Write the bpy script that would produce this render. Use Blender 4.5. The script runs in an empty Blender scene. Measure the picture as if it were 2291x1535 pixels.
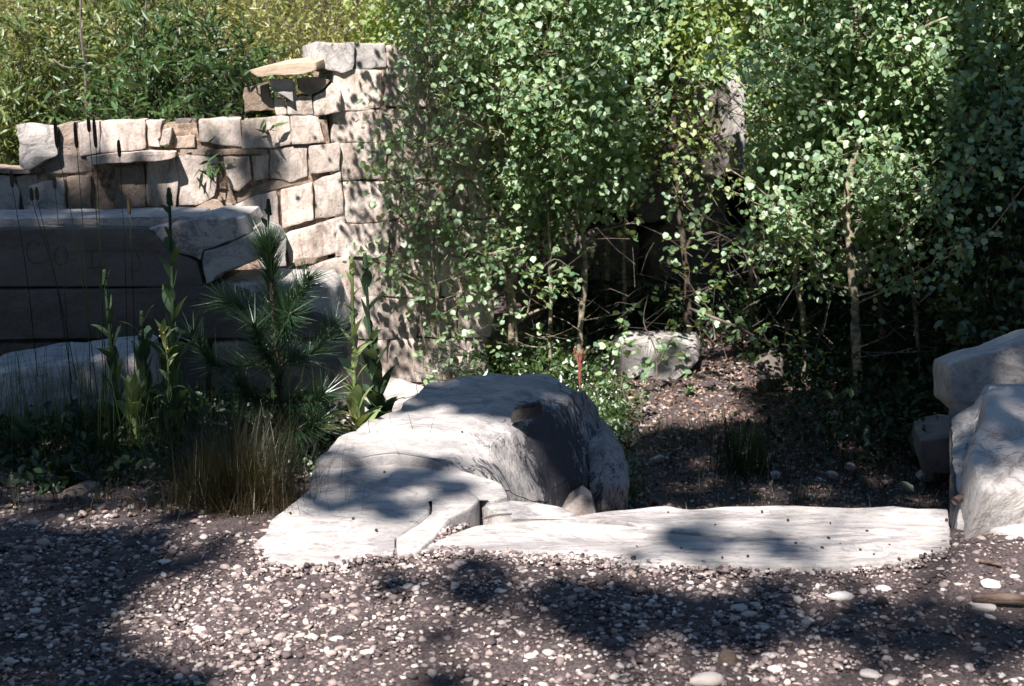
import bpy, math, random
import numpy as np
from mathutils import Vector, noise, Matrix
random.seed(7); rng = np.random.default_rng(7)
scn = bpy.context.scene
COL = scn.collection

# ------------------------------------------------------------------ camera
CAM_H, PITCH, LENS = 1.6, math.radians(13.5), 50.0
FPX = 2291*LENS/36.0
cam_d = bpy.data.cameras.new('camera'); cam = bpy.data.objects.new('camera', cam_d); COL.objects.link(cam)
cam.location = (0, 0, CAM_H); cam.rotation_euler = (math.pi/2-PITCH, 0, 0)
cam_d.lens = LENS; cam_d.sensor_width = 36; cam_d.clip_end = 300; cam_d.clip_start = 0.05
cam_d.dof.use_dof = True; cam_d.dof.focus_distance = 5.2; cam_d.dof.aperture_fstop = 5.6
scn.camera = cam
# ------------------------------------------------------------------ sun and sky
SUN = Vector((-0.18, -0.57, 0.80)).normalized()          # towards the sun
world = bpy.data.worlds.new('World'); scn.world = world; world.use_nodes = True
nt = world.node_tree; nt.nodes.clear()
sky = nt.nodes.new('ShaderNodeTexSky'); sky.sky_type = 'NISHITA'; sky.sun_disc = False
sky.sun_elevation = math.asin(SUN.z); sky.sun_rotation = math.atan2(SUN.x, SUN.y); sky.ozone_density = 5.0; sky.dust_density = 0.1; sky.air_density = 1.3
bg = nt.nodes.new('ShaderNodeBackground'); bg.inputs[1].default_value = 0.06
wo = nt.nodes.new('ShaderNodeOutputWorld')
nt.links.new(sky.outputs[0], bg.inputs[0]); nt.links.new(bg.outputs[0], wo.inputs[0])
sl = bpy.data.lights.new('sun', 'SUN'); sl.energy = 5.0; sl.angle = math.radians(0.53); sl.color = (1, 0.90, 0.82)
so = bpy.data.objects.new('sun', sl); COL.objects.link(so); so.rotation_euler = SUN.to_track_quat('Z', 'Y').to_euler()
scn.view_settings.view_transform = 'Standard'; scn.view_settings.look = 'None'
scn.view_settings.gamma = 1; scn.view_settings.use_curve_mapping = False
scn.view_settings.exposure = 1.32
try:
    scn.cycles.max_bounces = 6; scn.cycles.diffuse_bounces = 3; scn.cycles.transmission_bounces = 3; scn.cycles.glossy_bounces = 2
except Exception: pass

# ------------------------------------------------------------------ photograph geometry (where things stand)
cp, sp = math.cos(PITCH), math.sin(PITCH)
def ray(px, py):
    u = (px-1145.5)/FPX; v = (767.5-py)/FPX
    return Vector((u, cp+v*sp, -sp+v*cp))
def at(px, py, Y):
    d = ray(px, py); t = Y/d.y
    return Vector((d.x*t, Y, CAM_H+d.z*t))
def gz(px, py, z=0.0):
    d = ray(px, py); t = (z-CAM_H)/d.z
    return Vector((d.x*t, d.y*t, z))
class Plane:
    def __init__(s, p, n): s.p = Vector(p); s.n = Vector(n).normalized()
    def at(s, px, py):
        d = ray(px, py); o = Vector((0, 0, CAM_H)); t = (s.p-o).dot(s.n)/d.dot(s.n)
        return o+d*t
def wallplane(pxa, Ya, pxb, Yb, lean=0.0):
    a = at(pxa, 500, Ya); b = at(pxb, 500, Yb); h = Vector((b.x-a.x, b.y-a.y, 0)).normalized()
    n = Vector((h.y, -h.x, lean))
    return Plane(a, n)
def sst(a, b, x): 
    t = np.clip((x-a)/(b-a), 0, 1); return t*t*(3-2*t)

# ------------------------------------------------------------------ object helpers
def tag(o, label=None, cat=None, group=None, kind=None):
    if label: o['label'] = label
    if cat: o['category'] = cat
    if group: o['group'] = group
    if kind: o['kind'] = kind
    return o
def thing(name, label, cat, loc=(0, 0, 0), group=None):
    o = bpy.data.objects.new(name, None); COL.objects.link(o); o.location = loc; o.empty_display_size = 0.1
    return tag(o, label, cat, group)
def link(name, me, parent=None, loc=None):
    o = bpy.data.objects.new(name, me); COL.objects.link(o)
    if parent is not None:
        o.parent = parent; o.matrix_parent_inverse = Matrix.Translation(-Vector(parent.location))
    if loc is not None: o.location = loc
    return o
def npmesh(name, V, F, mat, smooth=False, vcol=None):
    """V (n,3) F (m,k) all faces the same size k"""
    me = bpy.data.meshes.new(name); V = np.asarray(V, dtype=np.float32); F = np.asarray(F, dtype=np.int32)
    k = F.shape[1]
    me.vertices.add(len(V)); me.vertices.foreach_set('co', V.ravel())
    me.loops.add(F.size); me.loops.foreach_set('vertex_index', F.ravel())
    me.polygons.add(len(F)); me.polygons.foreach_set('loop_start', np.arange(0, F.size, k, dtype=np.int32))
    if smooth: me.polygons.foreach_set('use_smooth', np.ones(len(F), dtype=bool))
    if vcol is not None:
        a = me.attributes.new('stain', 'FLOAT', 'POINT'); a.data.foreach_set('value', np.asarray(vcol, dtype=np.float32))
    me.materials.append(mat); me.update(calc_edges=True)
    return me

# ------------------------------------------------------------------ materials
def mat_new(name):
    m = bpy.data.materials.new(name); m.use_nodes = True; n = m.node_tree; n.nodes.clear()
    out = n.nodes.new('ShaderNodeOutputMaterial'); return m, n, out
def N(n, t, **kw):
    x = n.nodes.new(t)
    for k, v in kw.items():
        if k in ('operation', 'blend_type', 'data_type', 'noise_dimensions', 'feature', 'distance', 'wave_type', 'bands_direction'): setattr(x, k, v)
        else:
            x.inputs[k].default_value = v
    return x
def ramp(n, src, stops):
    r = n.nodes.new('ShaderNodeValToRGB'); cr = r.color_ramp
    while len(cr.elements) > len(stops): cr.elements.remove(cr.elements[-1])
    while len(cr.elements) < len(stops): cr.elements.new(0.5)
    for e, (p, c) in zip(cr.elements, stops):
        e.position = p; e.color = (c, c, c, 1) if isinstance(c, (int, float)) else (*c, 1)
    n.links.new(src, r.inputs[0]); return r.outputs[0]
def mixc(n, fac, a, b, mode='MIX'):
    x = n.nodes.new('ShaderNodeMix'); x.data_type = 'RGBA'; x.blend_type = mode
    for i, v in ((0, fac), (6, a), (7, b)):
        if hasattr(v, 'is_linked') or hasattr(v, 'links'): n.links.new(v, x.inputs[i])
        elif isinstance(v, (int, float)): x.inputs[i].default_value = v
        else: x.inputs[i].default_value = (*v, 1)
    return x.outputs[2]
def stone_mat(name, base, vein=0.3, veincol=(0.10, 0.10, 0.12), stretch=(1, 6, 6), vscale=3.0, dirt=0.4, dirtcol=(0.16, 0.12, 0.09),
              bump=0.35, vary=0.15, tan=(0.52, 0.42, 0.30), tanamt=0.4, cracks=True, stain=None, smudge=0.0):
    m, n, out = mat_new(name); L = n.links.new
    tc = n.nodes.new('ShaderNodeTexCoord'); co = tc.outputs['Object']
    oi = n.nodes.new('ShaderNodeObjectInfo')
    mp = n.nodes.new('ShaderNodeMapping'); mp.inputs['Scale'].default_value = stretch; L(co, mp.inputs[0])
    addv = n.nodes.new('ShaderNodeVectorMath'); addv.operation = 'ADD'; L(mp.outputs[0], addv.inputs[0])
    cmb = n.nodes.new('ShaderNodeCombineXYZ'); mr = N(n, 'ShaderNodeMath', operation='MULTIPLY'); mr.inputs[1].default_value = 37.0
    L(oi.outputs['Random'], mr.inputs[0]); L(mr.outputs[0], cmb.inputs[0]); L(mr.outputs[0], cmb.inputs[2]); L(cmb.outputs[0], addv.inputs[1])
    big = N(n, 'ShaderNodeTexNoise', Scale=1.2, Detail=3.0); L(addv.outputs[0], big.inputs['Vector'])
    vn = N(n, 'ShaderNodeTexNoise', Scale=vscale, Detail=8.0, Roughness=0.62, Distortion=0.6); L(addv.outputs[0], vn.inputs['Vector'])
    # veins: thin lines where the noise crosses the middle
    ab = N(n, 'ShaderNodeMath', operation='SUBTRACT'); L(vn.outputs[0], ab.inputs[0]); ab.inputs[1].default_value = 0.5
    ab2 = N(n, 'ShaderNodeMath', operation='ABSOLUTE'); L(ab.outputs[0], ab2.inputs[0])
    vl = ramp(n, ab2.outputs[0], [(0.0, 1.0), (0.012, 0.45), (0.05, 0.0)])
    gate = ramp(n, big.outputs[0], [(0.38, 0.0), (0.55, 1.0)])
    vm = N(n, 'ShaderNodeMath', operation='MULTIPLY'); L(vl, vm.inputs[0]); L(gate, vm.inputs[1])
    vm2 = N(n, 'ShaderNodeMath', operation='MULTIPLY'); L(vm.outputs[0], vm2.inputs[0]); vm2.inputs[1].default_value = vein
    fine = N(n, 'ShaderNodeTexNoise', Scale=9.0, Detail=10.0, Roughness=0.7); L(co, fine.inputs['Vector'])
    tanm = ramp(n, fine.outputs[0], [(0.4, 0.0), (0.7, tanamt)])
    c = mixc(n, tanm, base, tan)
    gr = N(n, 'ShaderNodeTexNoise', Scale=4.0, Detail=8.0, Roughness=0.7, Distortion=0.3); L(addv.outputs[0], gr.inputs['Vector'])
    grm = ramp(n, gr.outputs[0], [(0.50, 0.0), (0.64, dirt)])
    c = mixc(n, grm, c, dirtcol)
    if smudge:
        sg_ = N(n, 'ShaderNodeTexNoise', Scale=1.3, Detail=9.0, Roughness=0.72, Distortion=1.2); L(addv.outputs[0], sg_.inputs['Vector'])
        c = mixc(n, ramp(n, sg_.outputs[0], [(0.47, 0.0), (0.6, smudge)]), c, (0.22, 0.215, 0.225))
        s3 = N(n, 'ShaderNodeTexNoise', Scale=16.0, Detail=8.0, Roughness=0.75, Distortion=0.5); L(addv.outputs[0], s3.inputs['Vector'])
        c = mixc(n, ramp(n, s3.outputs[0], [(0.54, 0.0), (0.62, smudge*0.9)]), c, (0.16, 0.15, 0.15))
    c = mixc(n, vm2.outputs[0], c, veincol)
    sp_ = N(n, 'ShaderNodeTexNoise', Scale=70.0, Detail=4.0, Roughness=0.6); L(co, sp_.inputs['Vector'])
    spm = ramp(n, sp_.outputs[0], [(0.66, 0.0), (0.74, 0.6)])
    c = mixc(n, spm, c, (0.10, 0.09, 0.09))
    gn = N(n, 'ShaderNodeTexNoise', Scale=160.0, Detail=3.0, Roughness=0.7); L(co, gn.inputs['Vector'])
    c = mixc(n, ramp(n, gn.outputs[0], [(0.35, 0.25), (0.6, 0.0)]), c, (0.25, 0.24, 0.24))
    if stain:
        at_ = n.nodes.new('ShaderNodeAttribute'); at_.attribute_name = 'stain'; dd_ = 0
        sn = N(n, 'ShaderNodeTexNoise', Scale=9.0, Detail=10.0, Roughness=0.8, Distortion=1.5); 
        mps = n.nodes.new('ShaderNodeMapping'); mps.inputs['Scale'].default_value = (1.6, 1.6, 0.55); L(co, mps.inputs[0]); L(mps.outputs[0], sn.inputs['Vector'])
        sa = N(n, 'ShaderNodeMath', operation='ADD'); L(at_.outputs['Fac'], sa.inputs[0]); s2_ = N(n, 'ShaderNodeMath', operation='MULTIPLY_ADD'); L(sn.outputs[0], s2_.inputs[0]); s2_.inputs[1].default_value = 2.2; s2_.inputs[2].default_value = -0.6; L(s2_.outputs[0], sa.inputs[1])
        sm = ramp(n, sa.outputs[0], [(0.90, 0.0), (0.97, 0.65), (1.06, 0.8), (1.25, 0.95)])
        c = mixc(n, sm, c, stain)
    hv = n.nodes.new('ShaderNodeHueSaturation'); L(c, hv.inputs['Color'])
    vr = N(n, 'ShaderNodeMapRange'); L(oi.outputs['Random'], vr.inputs[0]); vr.inputs[3].default_value = 1-vary; vr.inputs[4].default_value = 1+vary*0.6
    L(vr.outputs[0], hv.inputs['Value'])
    p = N(n, 'ShaderNodeBsdfPrincipled', Roughness=0.78); L(hv.outputs[0], p.inputs['Base Color']); p.inputs['Specular IOR Level'].default_value = 0.25
    # relief
    b1 = N(n, 'ShaderNodeBump', Strength=bump, Distance=0.02); L(vn.outputs[0], b1.inputs['Height'])
    b2 = N(n, 'ShaderNodeBump', Strength=bump*0.9, Distance=0.012); L(fine.outputs[0], b2.inputs['Height']); L(b1.outputs[0], b2.inputs['Normal'])
    b3 = N(n, 'ShaderNodeBump', Strength=bump*0.7, Distance=0.004); L(sp_.outputs[0], b3.inputs['Height']); L(b2.outputs[0], b3.inputs['Normal'])
    L(b3.outputs[0], p.inputs['Normal']); L(p.outputs[0], out.inputs[0]); return m
def leaf_mat(name, c1, c2, trans=0.35, sheen=0.12, rough=0.4, tcol=None):
    m, n, out = mat_new(name); L = n.links.new
    g = n.nodes.new('ShaderNodeNewGeometry'); oi = n.nodes.new('ShaderNodeObjectInfo')
    ad = N(n, 'ShaderNodeMath', operation='ADD'); L(g.outputs['Random Per Island'], ad.inputs[0]); L(oi.outputs['Random'], ad.inputs[1])
    fr = N(n, 'ShaderNodeMath', operation='FRACT'); L(ad.outputs[0], fr.inputs[0])
    c = mixc(n, fr.outputs[0], c1, c2)
    d = N(n, 'ShaderNodeBsdfDiffuse'); L(c, d.inputs[0])
    t = N(n, 'ShaderNodeBsdfTranslucent')
    if tcol is None: tcol = (c2[0]*1.9, c2[1]*1.7, c2[2]*0.7)
    ct = mixc(n, fr.outputs[0], tuple(x*0.75 for x in tcol), tcol); L(ct, t.inputs[0])
    mx = n.nodes.new('ShaderNodeMixShader'); mx.inputs[0].default_value = trans; L(d.outputs[0], mx.inputs[1]); L(t.outputs[0], mx.inputs[2])
    gl = N(n, 'ShaderNodeBsdfGlossy', Roughness=rough); gl.inputs[0].default_value = (0.85, 0.92, 0.95, 1)
    mx2 = n.nodes.new('ShaderNodeMixShader'); mx2.inputs[0].default_value = sheen; L(mx.outputs[0], mx2.inputs[1]); L(gl.outputs[0], mx2.inputs[2])
    L(mx2.outputs[0], out.inputs[0]); return m
def plain_mat(name, c1, c2, scale=20, rough=0.85, bump=0.3, stretch=(1, 1, 1)):
    m, n, out = mat_new(name); L = n.links.new
    tc = n.nodes.new('ShaderNodeTexCoord'); mp = n.nodes.new('ShaderNodeMapping'); mp.inputs['Scale'].default_value = stretch; L(tc.outputs['Object'], mp.inputs[0])
    no = N(n, 'ShaderNodeTexNoise', Scale=scale, Detail=6.0, Roughness=0.65); L(mp.outputs[0], no.inputs['Vector'])
    f = ramp(n, no.outputs[0], [(0.38, 0.0), (0.62, 1.0)]); c = mixc(n, f, c1, c2)
    p = N(n, 'ShaderNodeBsdfPrincipled', Roughness=rough); L(c, p.inputs['Base Color']); p.inputs['Specular IOR Level'].default_value = 0.2
    b = N(n, 'ShaderNodeBump', Strength=bump, Distance=0.01); L(no.outputs[0], b.inputs['Height']); L(b.outputs[0], p.inputs['Normal'])
    L(p.outputs[0], out.inputs[0]); return m
def pebble_mat(name, stops):
    m, n, out = mat_new(name); L = n.links.new
    g = n.nodes.new('ShaderNodeNewGeometry'); oi = n.nodes.new('ShaderNodeObjectInfo')
    ad = N(n, 'ShaderNodeMath', operation='ADD'); L(g.outputs['Random Per Island'], ad.inputs[0]); L(oi.outputs['Random'], ad.inputs[1])
    fr = N(n, 'ShaderNodeMath', operation='FRACT'); L(ad.outputs[0], fr.inputs[0])
    c = ramp(n, fr.outputs[0], stops)
    tc = n.nodes.new('ShaderNodeTexCoord'); no = N(n, 'ShaderNodeTexNoise', Scale=90.0, Detail=5.0, Roughness=0.7); L(tc.outputs['Object'], no.inputs['Vector'])
    f = ramp(n, no.outputs[0], [(0.5, 0.0), (0.72, 0.55)]); c = mixc(n, f, c, (0.10, 0.085, 0.075))
    p = N(n, 'ShaderNodeBsdfPrincipled', Roughness=0.8); L(c, p.inputs['Base Color']); p.inputs['Specular IOR Level'].default_value = 0.25
    b = N(n, 'ShaderNodeBump', Strength=0.5, Distance=0.004); L(no.outputs[0], b.inputs['Height']); L(b.outputs[0], p.inputs['Normal'])
    L(p.outputs[0], out.inputs[0]); return m

M = {}
M['slab'] = stone_mat('white_marble', (0.46, 0.455, 0.455), vein=0.6, stretch=(1.0, 3.2, 2.5), vscale=2.6, dirt=0.35, dirtcol=(0.30, 0.29, 0.29), tanamt=0.3, bump=0.7, vary=0.04, smudge=0.75)
M['slab_diag'] = stone_mat('white_marble_diagonal', (0.46, 0.455, 0.455), vein=0.6, stretch=(1.4, 2.4, 2), vscale=2.2, dirt=0.3, dirtcol=(0.27, 0.27, 0.28), tanamt=0.3, bump=0.7, vary=0.03, smudge=0.75)
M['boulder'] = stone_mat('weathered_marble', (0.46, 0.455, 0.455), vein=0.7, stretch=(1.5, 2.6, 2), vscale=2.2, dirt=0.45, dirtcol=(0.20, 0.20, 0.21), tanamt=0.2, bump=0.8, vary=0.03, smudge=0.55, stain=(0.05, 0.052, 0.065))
M['rough'] = stone_mat('broken_marble', (0.46, 0.455, 0.455), vein=0.9, stretch=(1.6, 1.6, 1.6), vscale=3.5, dirt=0.75, dirtcol=(0.16, 0.15, 0.15), tanamt=0.2, bump=1.0, vary=0.05)
M['cream'] = stone_mat('cream_marble_block', (0.70, 0.635, 0.585), vein=0.6, stretch=(3, 3, 1.0), vscale=2.2, dirt=0.75, dirtcol=(0.20, 0.14, 0.10), tan=(0.40, 0.29, 0.235), tanamt=0.7, bump=1.0, vary=0.22, smudge=0.35)
M['brown'] = stone_mat('stained_brown_block', (0.36, 0.28, 0.22), vein=0.3, stretch=(2, 2, 2), vscale=3, dirt=0.7, dirtcol=(0.12, 0.09, 0.07), tanamt=0.5, tan=(0.25, 0.17, 0.11), bump=1.2, smudge=0.4, vary=0.2)
M['beam'] = stone_mat('brown_patina_beam', (0.075, 0.060, 0.054), vein=0.2, stretch=(1, 3, 3), vscale=3, dirt=0.5, dirtcol=(0.10, 0.08, 0.07), tanamt=0.5, tan=(0.17, 0.13, 0.10), smudge=0.3, bump=0.6, vary=0.06)
M['darkrock'] = stone_mat('dark_weathered_block', (0.12, 0.105, 0.10), vein=0.4, stretch=(2, 2, 2), vscale=3, dirt=0.7, dirtcol=(0.04, 0.035, 0.03), smudge=0.4, tanamt=0.3, bump=0.8, vary=0.2)
M['flag'] = stone_mat('tan_flagstone', (0.44, 0.35, 0.27), vein=0.1, dirt=0.3, dirtcol=(0.3, 0.22, 0.14), tanamt=0.4, bump=0.4, vary=0.05)
M['mortar'] = plain_mat('crumbled_mortar', (0.12, 0.09, 0.07), (0.38, 0.30, 0.24), scale=30, bump=1.0)
M['blackstone'] = plain_mat('dark_basalt', (0.03, 0.028, 0.03), (0.07, 0.065, 0.065), scale=25, bump=0.8)
M['letter'] = plain_mat('groove_shade', (0.03, 0.024, 0.02), (0.06, 0.05, 0.045), scale=40)  # dark strokes stand in for the shade inside the letter grooves
M['soil'] = plain_mat('dark_soil_grit', (0.042, 0.034, 0.036), (0.13, 0.105, 0.107), scale=110, bump=1.0)
M['gravel'] = pebble_mat('marble_gravel', [(0.0, (0.04, 0.034, 0.038)), (0.3, (0.11, 0.088, 0.092)), (0.55, (0.22, 0.178, 0.178)), (0.75, (0.36, 0.30, 0.285)), (0.9, (0.52, 0.46, 0.43)), (1.0, (0.62, 0.585, 0.56))])
M['grit'] = pebble_mat('fine_grit', [(0.0, (0.05, 0.04, 0.042)), (0.35, (0.14, 0.115, 0.115)), (0.65, (0.26, 0.22, 0.21)), (0.9, (0.36, 0.32, 0.28)), (1.0, (0.50, 0.47, 0.44))])
M['chip'] = pebble_mat('marble_chip', [(0.0, (0.44, 0.40, 0.37)), (0.3, (0.56, 0.52, 0.49)), (1.0, (0.68, 0.66, 0.64))])
M['aspen'] = leaf_mat('aspen_leaf', (0.055, 0.16, 0.07), (0.31, 0.43, 0.23), trans=0.38, sheen=0.08, rough=0.55, tcol=(0.44, 0.56, 0.10))
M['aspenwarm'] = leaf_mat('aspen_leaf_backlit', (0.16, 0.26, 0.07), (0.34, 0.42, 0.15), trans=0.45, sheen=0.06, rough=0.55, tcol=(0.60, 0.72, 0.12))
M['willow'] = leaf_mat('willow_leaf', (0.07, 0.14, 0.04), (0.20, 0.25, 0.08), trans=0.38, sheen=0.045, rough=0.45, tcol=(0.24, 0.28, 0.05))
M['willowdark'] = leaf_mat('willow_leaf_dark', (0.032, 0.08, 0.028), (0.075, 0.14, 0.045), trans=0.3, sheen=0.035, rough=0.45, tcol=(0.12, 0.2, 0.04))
M['willowlight'] = leaf_mat('willow_leaf_sunlit', (0.20, 0.25, 0.06), (0.36, 0.34, 0.11), trans=0.4, sheen=0.06, rough=0.5, tcol=(0.60, 0.62, 0.14))  # paler yellow-green copy, sunlight on the far foliage put into the colour
M['sprucegrey'] = leaf_mat('blue_spruce_needle', (0.06, 0.10, 0.095), (0.10, 0.14, 0.13), trans=0.1, sheen=0.06)
M['mullein'] = leaf_mat('woolly_mullein_leaf_sunlit', (0.19, 0.27, 0.09), (0.28, 0.34, 0.14), trans=0.3, sheen=0.04, rough=0.7, tcol=(0.26, 0.32, 0.08))  # brightened copy, sunlight on the lit mulleins put into the leaf colour
M['mulleindk'] = leaf_mat('mullein_leaf_shaded', (0.03, 0.062, 0.03), (0.045, 0.082, 0.04), trans=0.3, sheen=0.02, rough=0.7, tcol=(0.14, 0.2, 0.06))  # darkened copy, shade on the other mulleins put into the leaf colour
M['yellowleaf'] = leaf_mat('yellowed_mullein_leaf', (0.30, 0.26, 0.08), (0.38, 0.33, 0.13), trans=0.3, sheen=0.03, rough=0.7)
M['pine'] = leaf_mat('pine_needle', (0.016, 0.045, 0.020), (0.035, 0.075, 0.03), trans=0.08, sheen=0.07, rough=0.4)
M['seedling'] = leaf_mat('spruce_needle', (0.015, 0.04, 0.035), (0.03, 0.06, 0.045), trans=0.05, sheen=0.08)
M['grass'] = leaf_mat('green_grass', (0.045, 0.10, 0.025), (0.09, 0.14, 0.04), trans=0.3, sheen=0.06)
M['grassdk'] = leaf_mat('shaded_grass', (0.02, 0.05, 0.015), (0.06, 0.085, 0.03), trans=0.3, sheen=0.04)
M['drygrass'] = leaf_mat('brown_green_grass', (0.022, 0.030, 0.010), (0.06, 0.05, 0.02), trans=0.25, sheen=0.05)
M['straw'] = leaf_mat('straw', (0.05, 0.036, 0.02), (0.10, 0.075, 0.04), trans=0.2, sheen=0.04)
M['cover'] = leaf_mat('ground_cover_leaf', (0.03, 0.08, 0.03), (0.09, 0.15, 0.04), trans=0.3, sheen=0.1)
M['coverdk'] = leaf_mat('shaded_undergrowth_leaf', (0.010, 0.026, 0.011), (0.022, 0.045, 0.017), trans=0.2, sheen=0.025)  # darker copy of the cover leaf, shade put into its colour
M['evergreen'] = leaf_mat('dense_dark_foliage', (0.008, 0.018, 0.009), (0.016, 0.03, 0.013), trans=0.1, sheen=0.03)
M['litter'] = leaf_mat('dead_leaf', (0.10, 0.06, 0.045), (0.34, 0.23, 0.18), trans=0.1, sheen=0.03)
M['redseed'] = plain_mat('red_seed_stalk', (0.16, 0.05, 0.04), (0.26, 0.10, 0.08), scale=60)
M['seedhead'] = plain_mat('timothy_head', (0.045, 0.035, 0.022), (0.09, 0.07, 0.045), scale=200)
M['flower'] = plain_mat('yellow_flower', (0.55, 0.42, 0.06), (0.65, 0.55, 0.12), scale=60)
M['bark'] = plain_mat('aspen_bark', (0.10, 0.09, 0.07), (0.38, 0.35, 0.26), scale=22, stretch=(0.8, 0.8, 1.6), bump=0.9)
M['barkdk'] = plain_mat('dark_bark', (0.12, 0.10, 0.075), (0.05, 0.042, 0.035), scale=14, stretch=(3, 3, 1), bump=0.8)
M['twig'] = plain_mat('dry_twig', (0.19, 0.165, 0.15), (0.09, 0.075, 0.07), scale=30)
M['wood'] = plain_mat('weathered_wood', (0.16, 0.12, 0.10), (0.07, 0.05, 0.045), scale=12, stretch=(1, 8, 8), bump=0.8)
M['hill'] = plain_mat('hillside_grass', (0.08, 0.10, 0.04), (0.19, 0.19, 0.085), scale=9, bump=1.0)

# ------------------------------------------------------------------ ground
def ground_z(x, y):
    x = np.asarray(x, float); y = np.asarray(y, float)
    left = -0.02-0.10*np.clip(y-4.3, 0, 6)
    left = np.maximum(left, -0.42)
    pit = -0.5+0*x
    xl = np.interp(y, [4.2, 4.6, 5.9, 6.6, 7.2], [-0.25, -0.15, 0.05, -0.2, -0.9])
    m = sst(-0.12, 0.12, x-xl)*sst(4.18, 4.36, y)
    z = left*sst(4.1, 4.5, y)*(1-m)+pit*m
    # bank carrying the right hand block
    rb = sst(0, 0.12, x-np.interp(y, [4.2, 4.5, 5.4], [1.45, 1.55, 1.9]))*(1-sst(5.2, 5.8, y)); z = z*(1-rb)+(-0.03)*rb*sst(4.0, 4.4, y)
    z = z+0.06*np.clip(y-8.6, 0, 3.0)+0.55*np.clip(y-12.0, 0, 40)
    z = z+0.012*np.sin(x*3.1+y*1.3)*np.cos(y*2.7-x)
    z = z+0.25*np.clip(np.abs(x)-9, 0, 30)
    return z
def gzf(x, y): return float(ground_z(x, y))
def build_ground():
    xs = np.concatenate([np.linspace(-40, -3.2, 30, endpoint=False), np.linspace(-3.2, 3.6, 150, endpoint=False), np.linspace(3.6, 40, 30)])
    ys = np.concatenate([np.linspace(-30, 1.5, 20, endpoint=False), np.linspace(1.5, 9, 170, endpoint=False), np.linspace(9, 60, 40)])
    X, Y = np.meshgrid(xs, ys); Z = ground_z(X, Y)
    Z = Z+rng.normal(0, 0.004, Z.shape)*((np.abs(X) < 3.5) & (Y < 9))
    V = np.stack([X.ravel(), Y.ravel(), Z.ravel()], 1); nx, ny = len(xs), len(ys)
    i = np.arange(nx-1)[None, :]+np.arange(ny-1)[:, None]*nx; i = i.ravel()
    F = np.stack([i, i+1, i+1+nx, i+nx], 1)
    o = link('ground', npmesh('ground', V, F, M['soil'], True)); tag(o, 'dark gritty soil running from the gravel path into the sunken hollow', kind='structure')
build_ground()
def build_hill():
    xs = np.linspace(-40, 40, 120); ys = np.concatenate([np.linspace(10.9, 16, 60), np.linspace(16.5, 60, 40)]); X, Y = np.meshgrid(xs, ys)
    Z = ground_z(X, Y)+0.15*np.clip(Y-11, 0, 4)+0.05*np.sin(X*2.1)*np.cos(Y*1.7)+rng.normal(0, 0.03, X.shape); Z[0] -= 0.3
    V = np.stack([X.ravel(), Y.ravel(), Z.ravel()], 1); nx, ny = len(xs), len(ys); i = (np.arange(nx-1)[None, :]+np.arange(ny-1)[:, None]*nx).ravel()
    o = link('hillside', npmesh('hillside', V, np.stack([i, i+1, i+1+nx, i+nx], 1), M['hill'], True)); tag(o, 'sunlit grassy hillside rising behind the ruin', kind='structure')
build_hill()

# ------------------------------------------------------------------ rocks
def resample(P, n, jitter=0.0, seed=0, keep=True):
    P = [Vector(p) for p in P]; m = len(P)
    seg = [(P[(i+1) % m]-P[i]).length for i in range(m)]; tot = sum(seg); out = []
    for i in range(m):
        k = max(1, int(round(n*seg[i]/tot)))
        for j in range(k): out.append(P[i].lerp(P[(i+1) % m], j/k))
    # slight corner rounding
    q = len(out); out = [(out[i-1]*0.12+out[i]*0.76+out[(i+1) % q]*0.12) for i in range(q)]
    if jitter:
        c = sum(out, Vector())/len(out)
        for i, p in enumerate(out):
            v = noise.noise(p*6+Vector((seed*3.1, 0, seed)))*1.0+noise.noise(p*17+Vector((0, seed*2.7, 0)))*0.6
            out[i] = p+(p-c).normalized()*v*jitter
    return out
def rock_mesh(name, outline, back, mat, n=28, r=0.012, amp=0.006, freq=7, rings=(0.35, 0.65, 0.88), seed=0, jitter=0.006, bulge=0.0, back_rings=2, zf=None, stainf=None, smooth=True, vstr=1.0):
    """outline: closed loop of points on the front face; back: vector pointing into the stone"""
    back = Vector(back); D = back.length; bn = back.normalized()
    O = resample(outline, n, jitter, seed); n = len(O); c = sum(O, Vector())/n
    V = [c-bn*bulge]; 
    def ring(ps): V.extend(ps)
    for s in rings: ring([c+(o-c)*s-bn*bulge*(1-s*s) for o in O])
    def ins(o, a):
        d = c-o; l = d.length; return o+d/l*min(a, l*0.5)
    ring([ins(o, r)-bn*bulge*0.1 for o in O]); ring([ins(o, r*0.3)+bn*r*0.3 for o in O]); ring([o+bn*r for o in O])
    for k in range(1, back_rings+1): ring([o+bn*(r+(D-r)*k/back_rings) for o in O])
    V.append(c+back)
    V2 = []; st = []
    sv = Vector((seed*5.3, seed*1.7, seed*9.1))
    for v in V:
        q = v*freq+sv
        d = noise.noise_vector(q)*amp+noise.noise_vector(q*3.1)*amp*0.4
        w = v+Vector((d.x, d.y, d.z*vstr))
        if zf: w = Vector((w.x, w.y, zf(w, v)))
        V2.append(w)
        if stainf: st.append(stainf(w))
    nr = len(rings)+3+back_rings; F = []
    F = []
    tri = []
    for i in range(n): tri.append((0, 1+i, 1+(i+1) % n))
    for k in range(nr-1):
        a = 1+k*n; b = a+n
        for i in range(n):
            j = (i+1) % n; tri.append((a+i, b+i, b+j)); tri.append((a+i, b+j, a+j))
    last = len(V2)-1; a = 1+(nr-1)*n
    for i in range(n): tri.append((a+i, last, a+(i+1) % n))
    me = npmesh(name, [tuple(v) for v in V2], tri, mat, smooth, st if stainf else None)
    import bmesh
    bm = bmesh.new(); bm.from_mesh(me); bmesh.ops.recalc_face_normals(bm, faces=bm.faces)
    for e in bm.edges:
        if len(e.link_faces) == 2 and e.calc_face_angle(0) > 0.65: e.smooth = False
    bm.to_mesh(me); bm.free()
    return me
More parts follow.
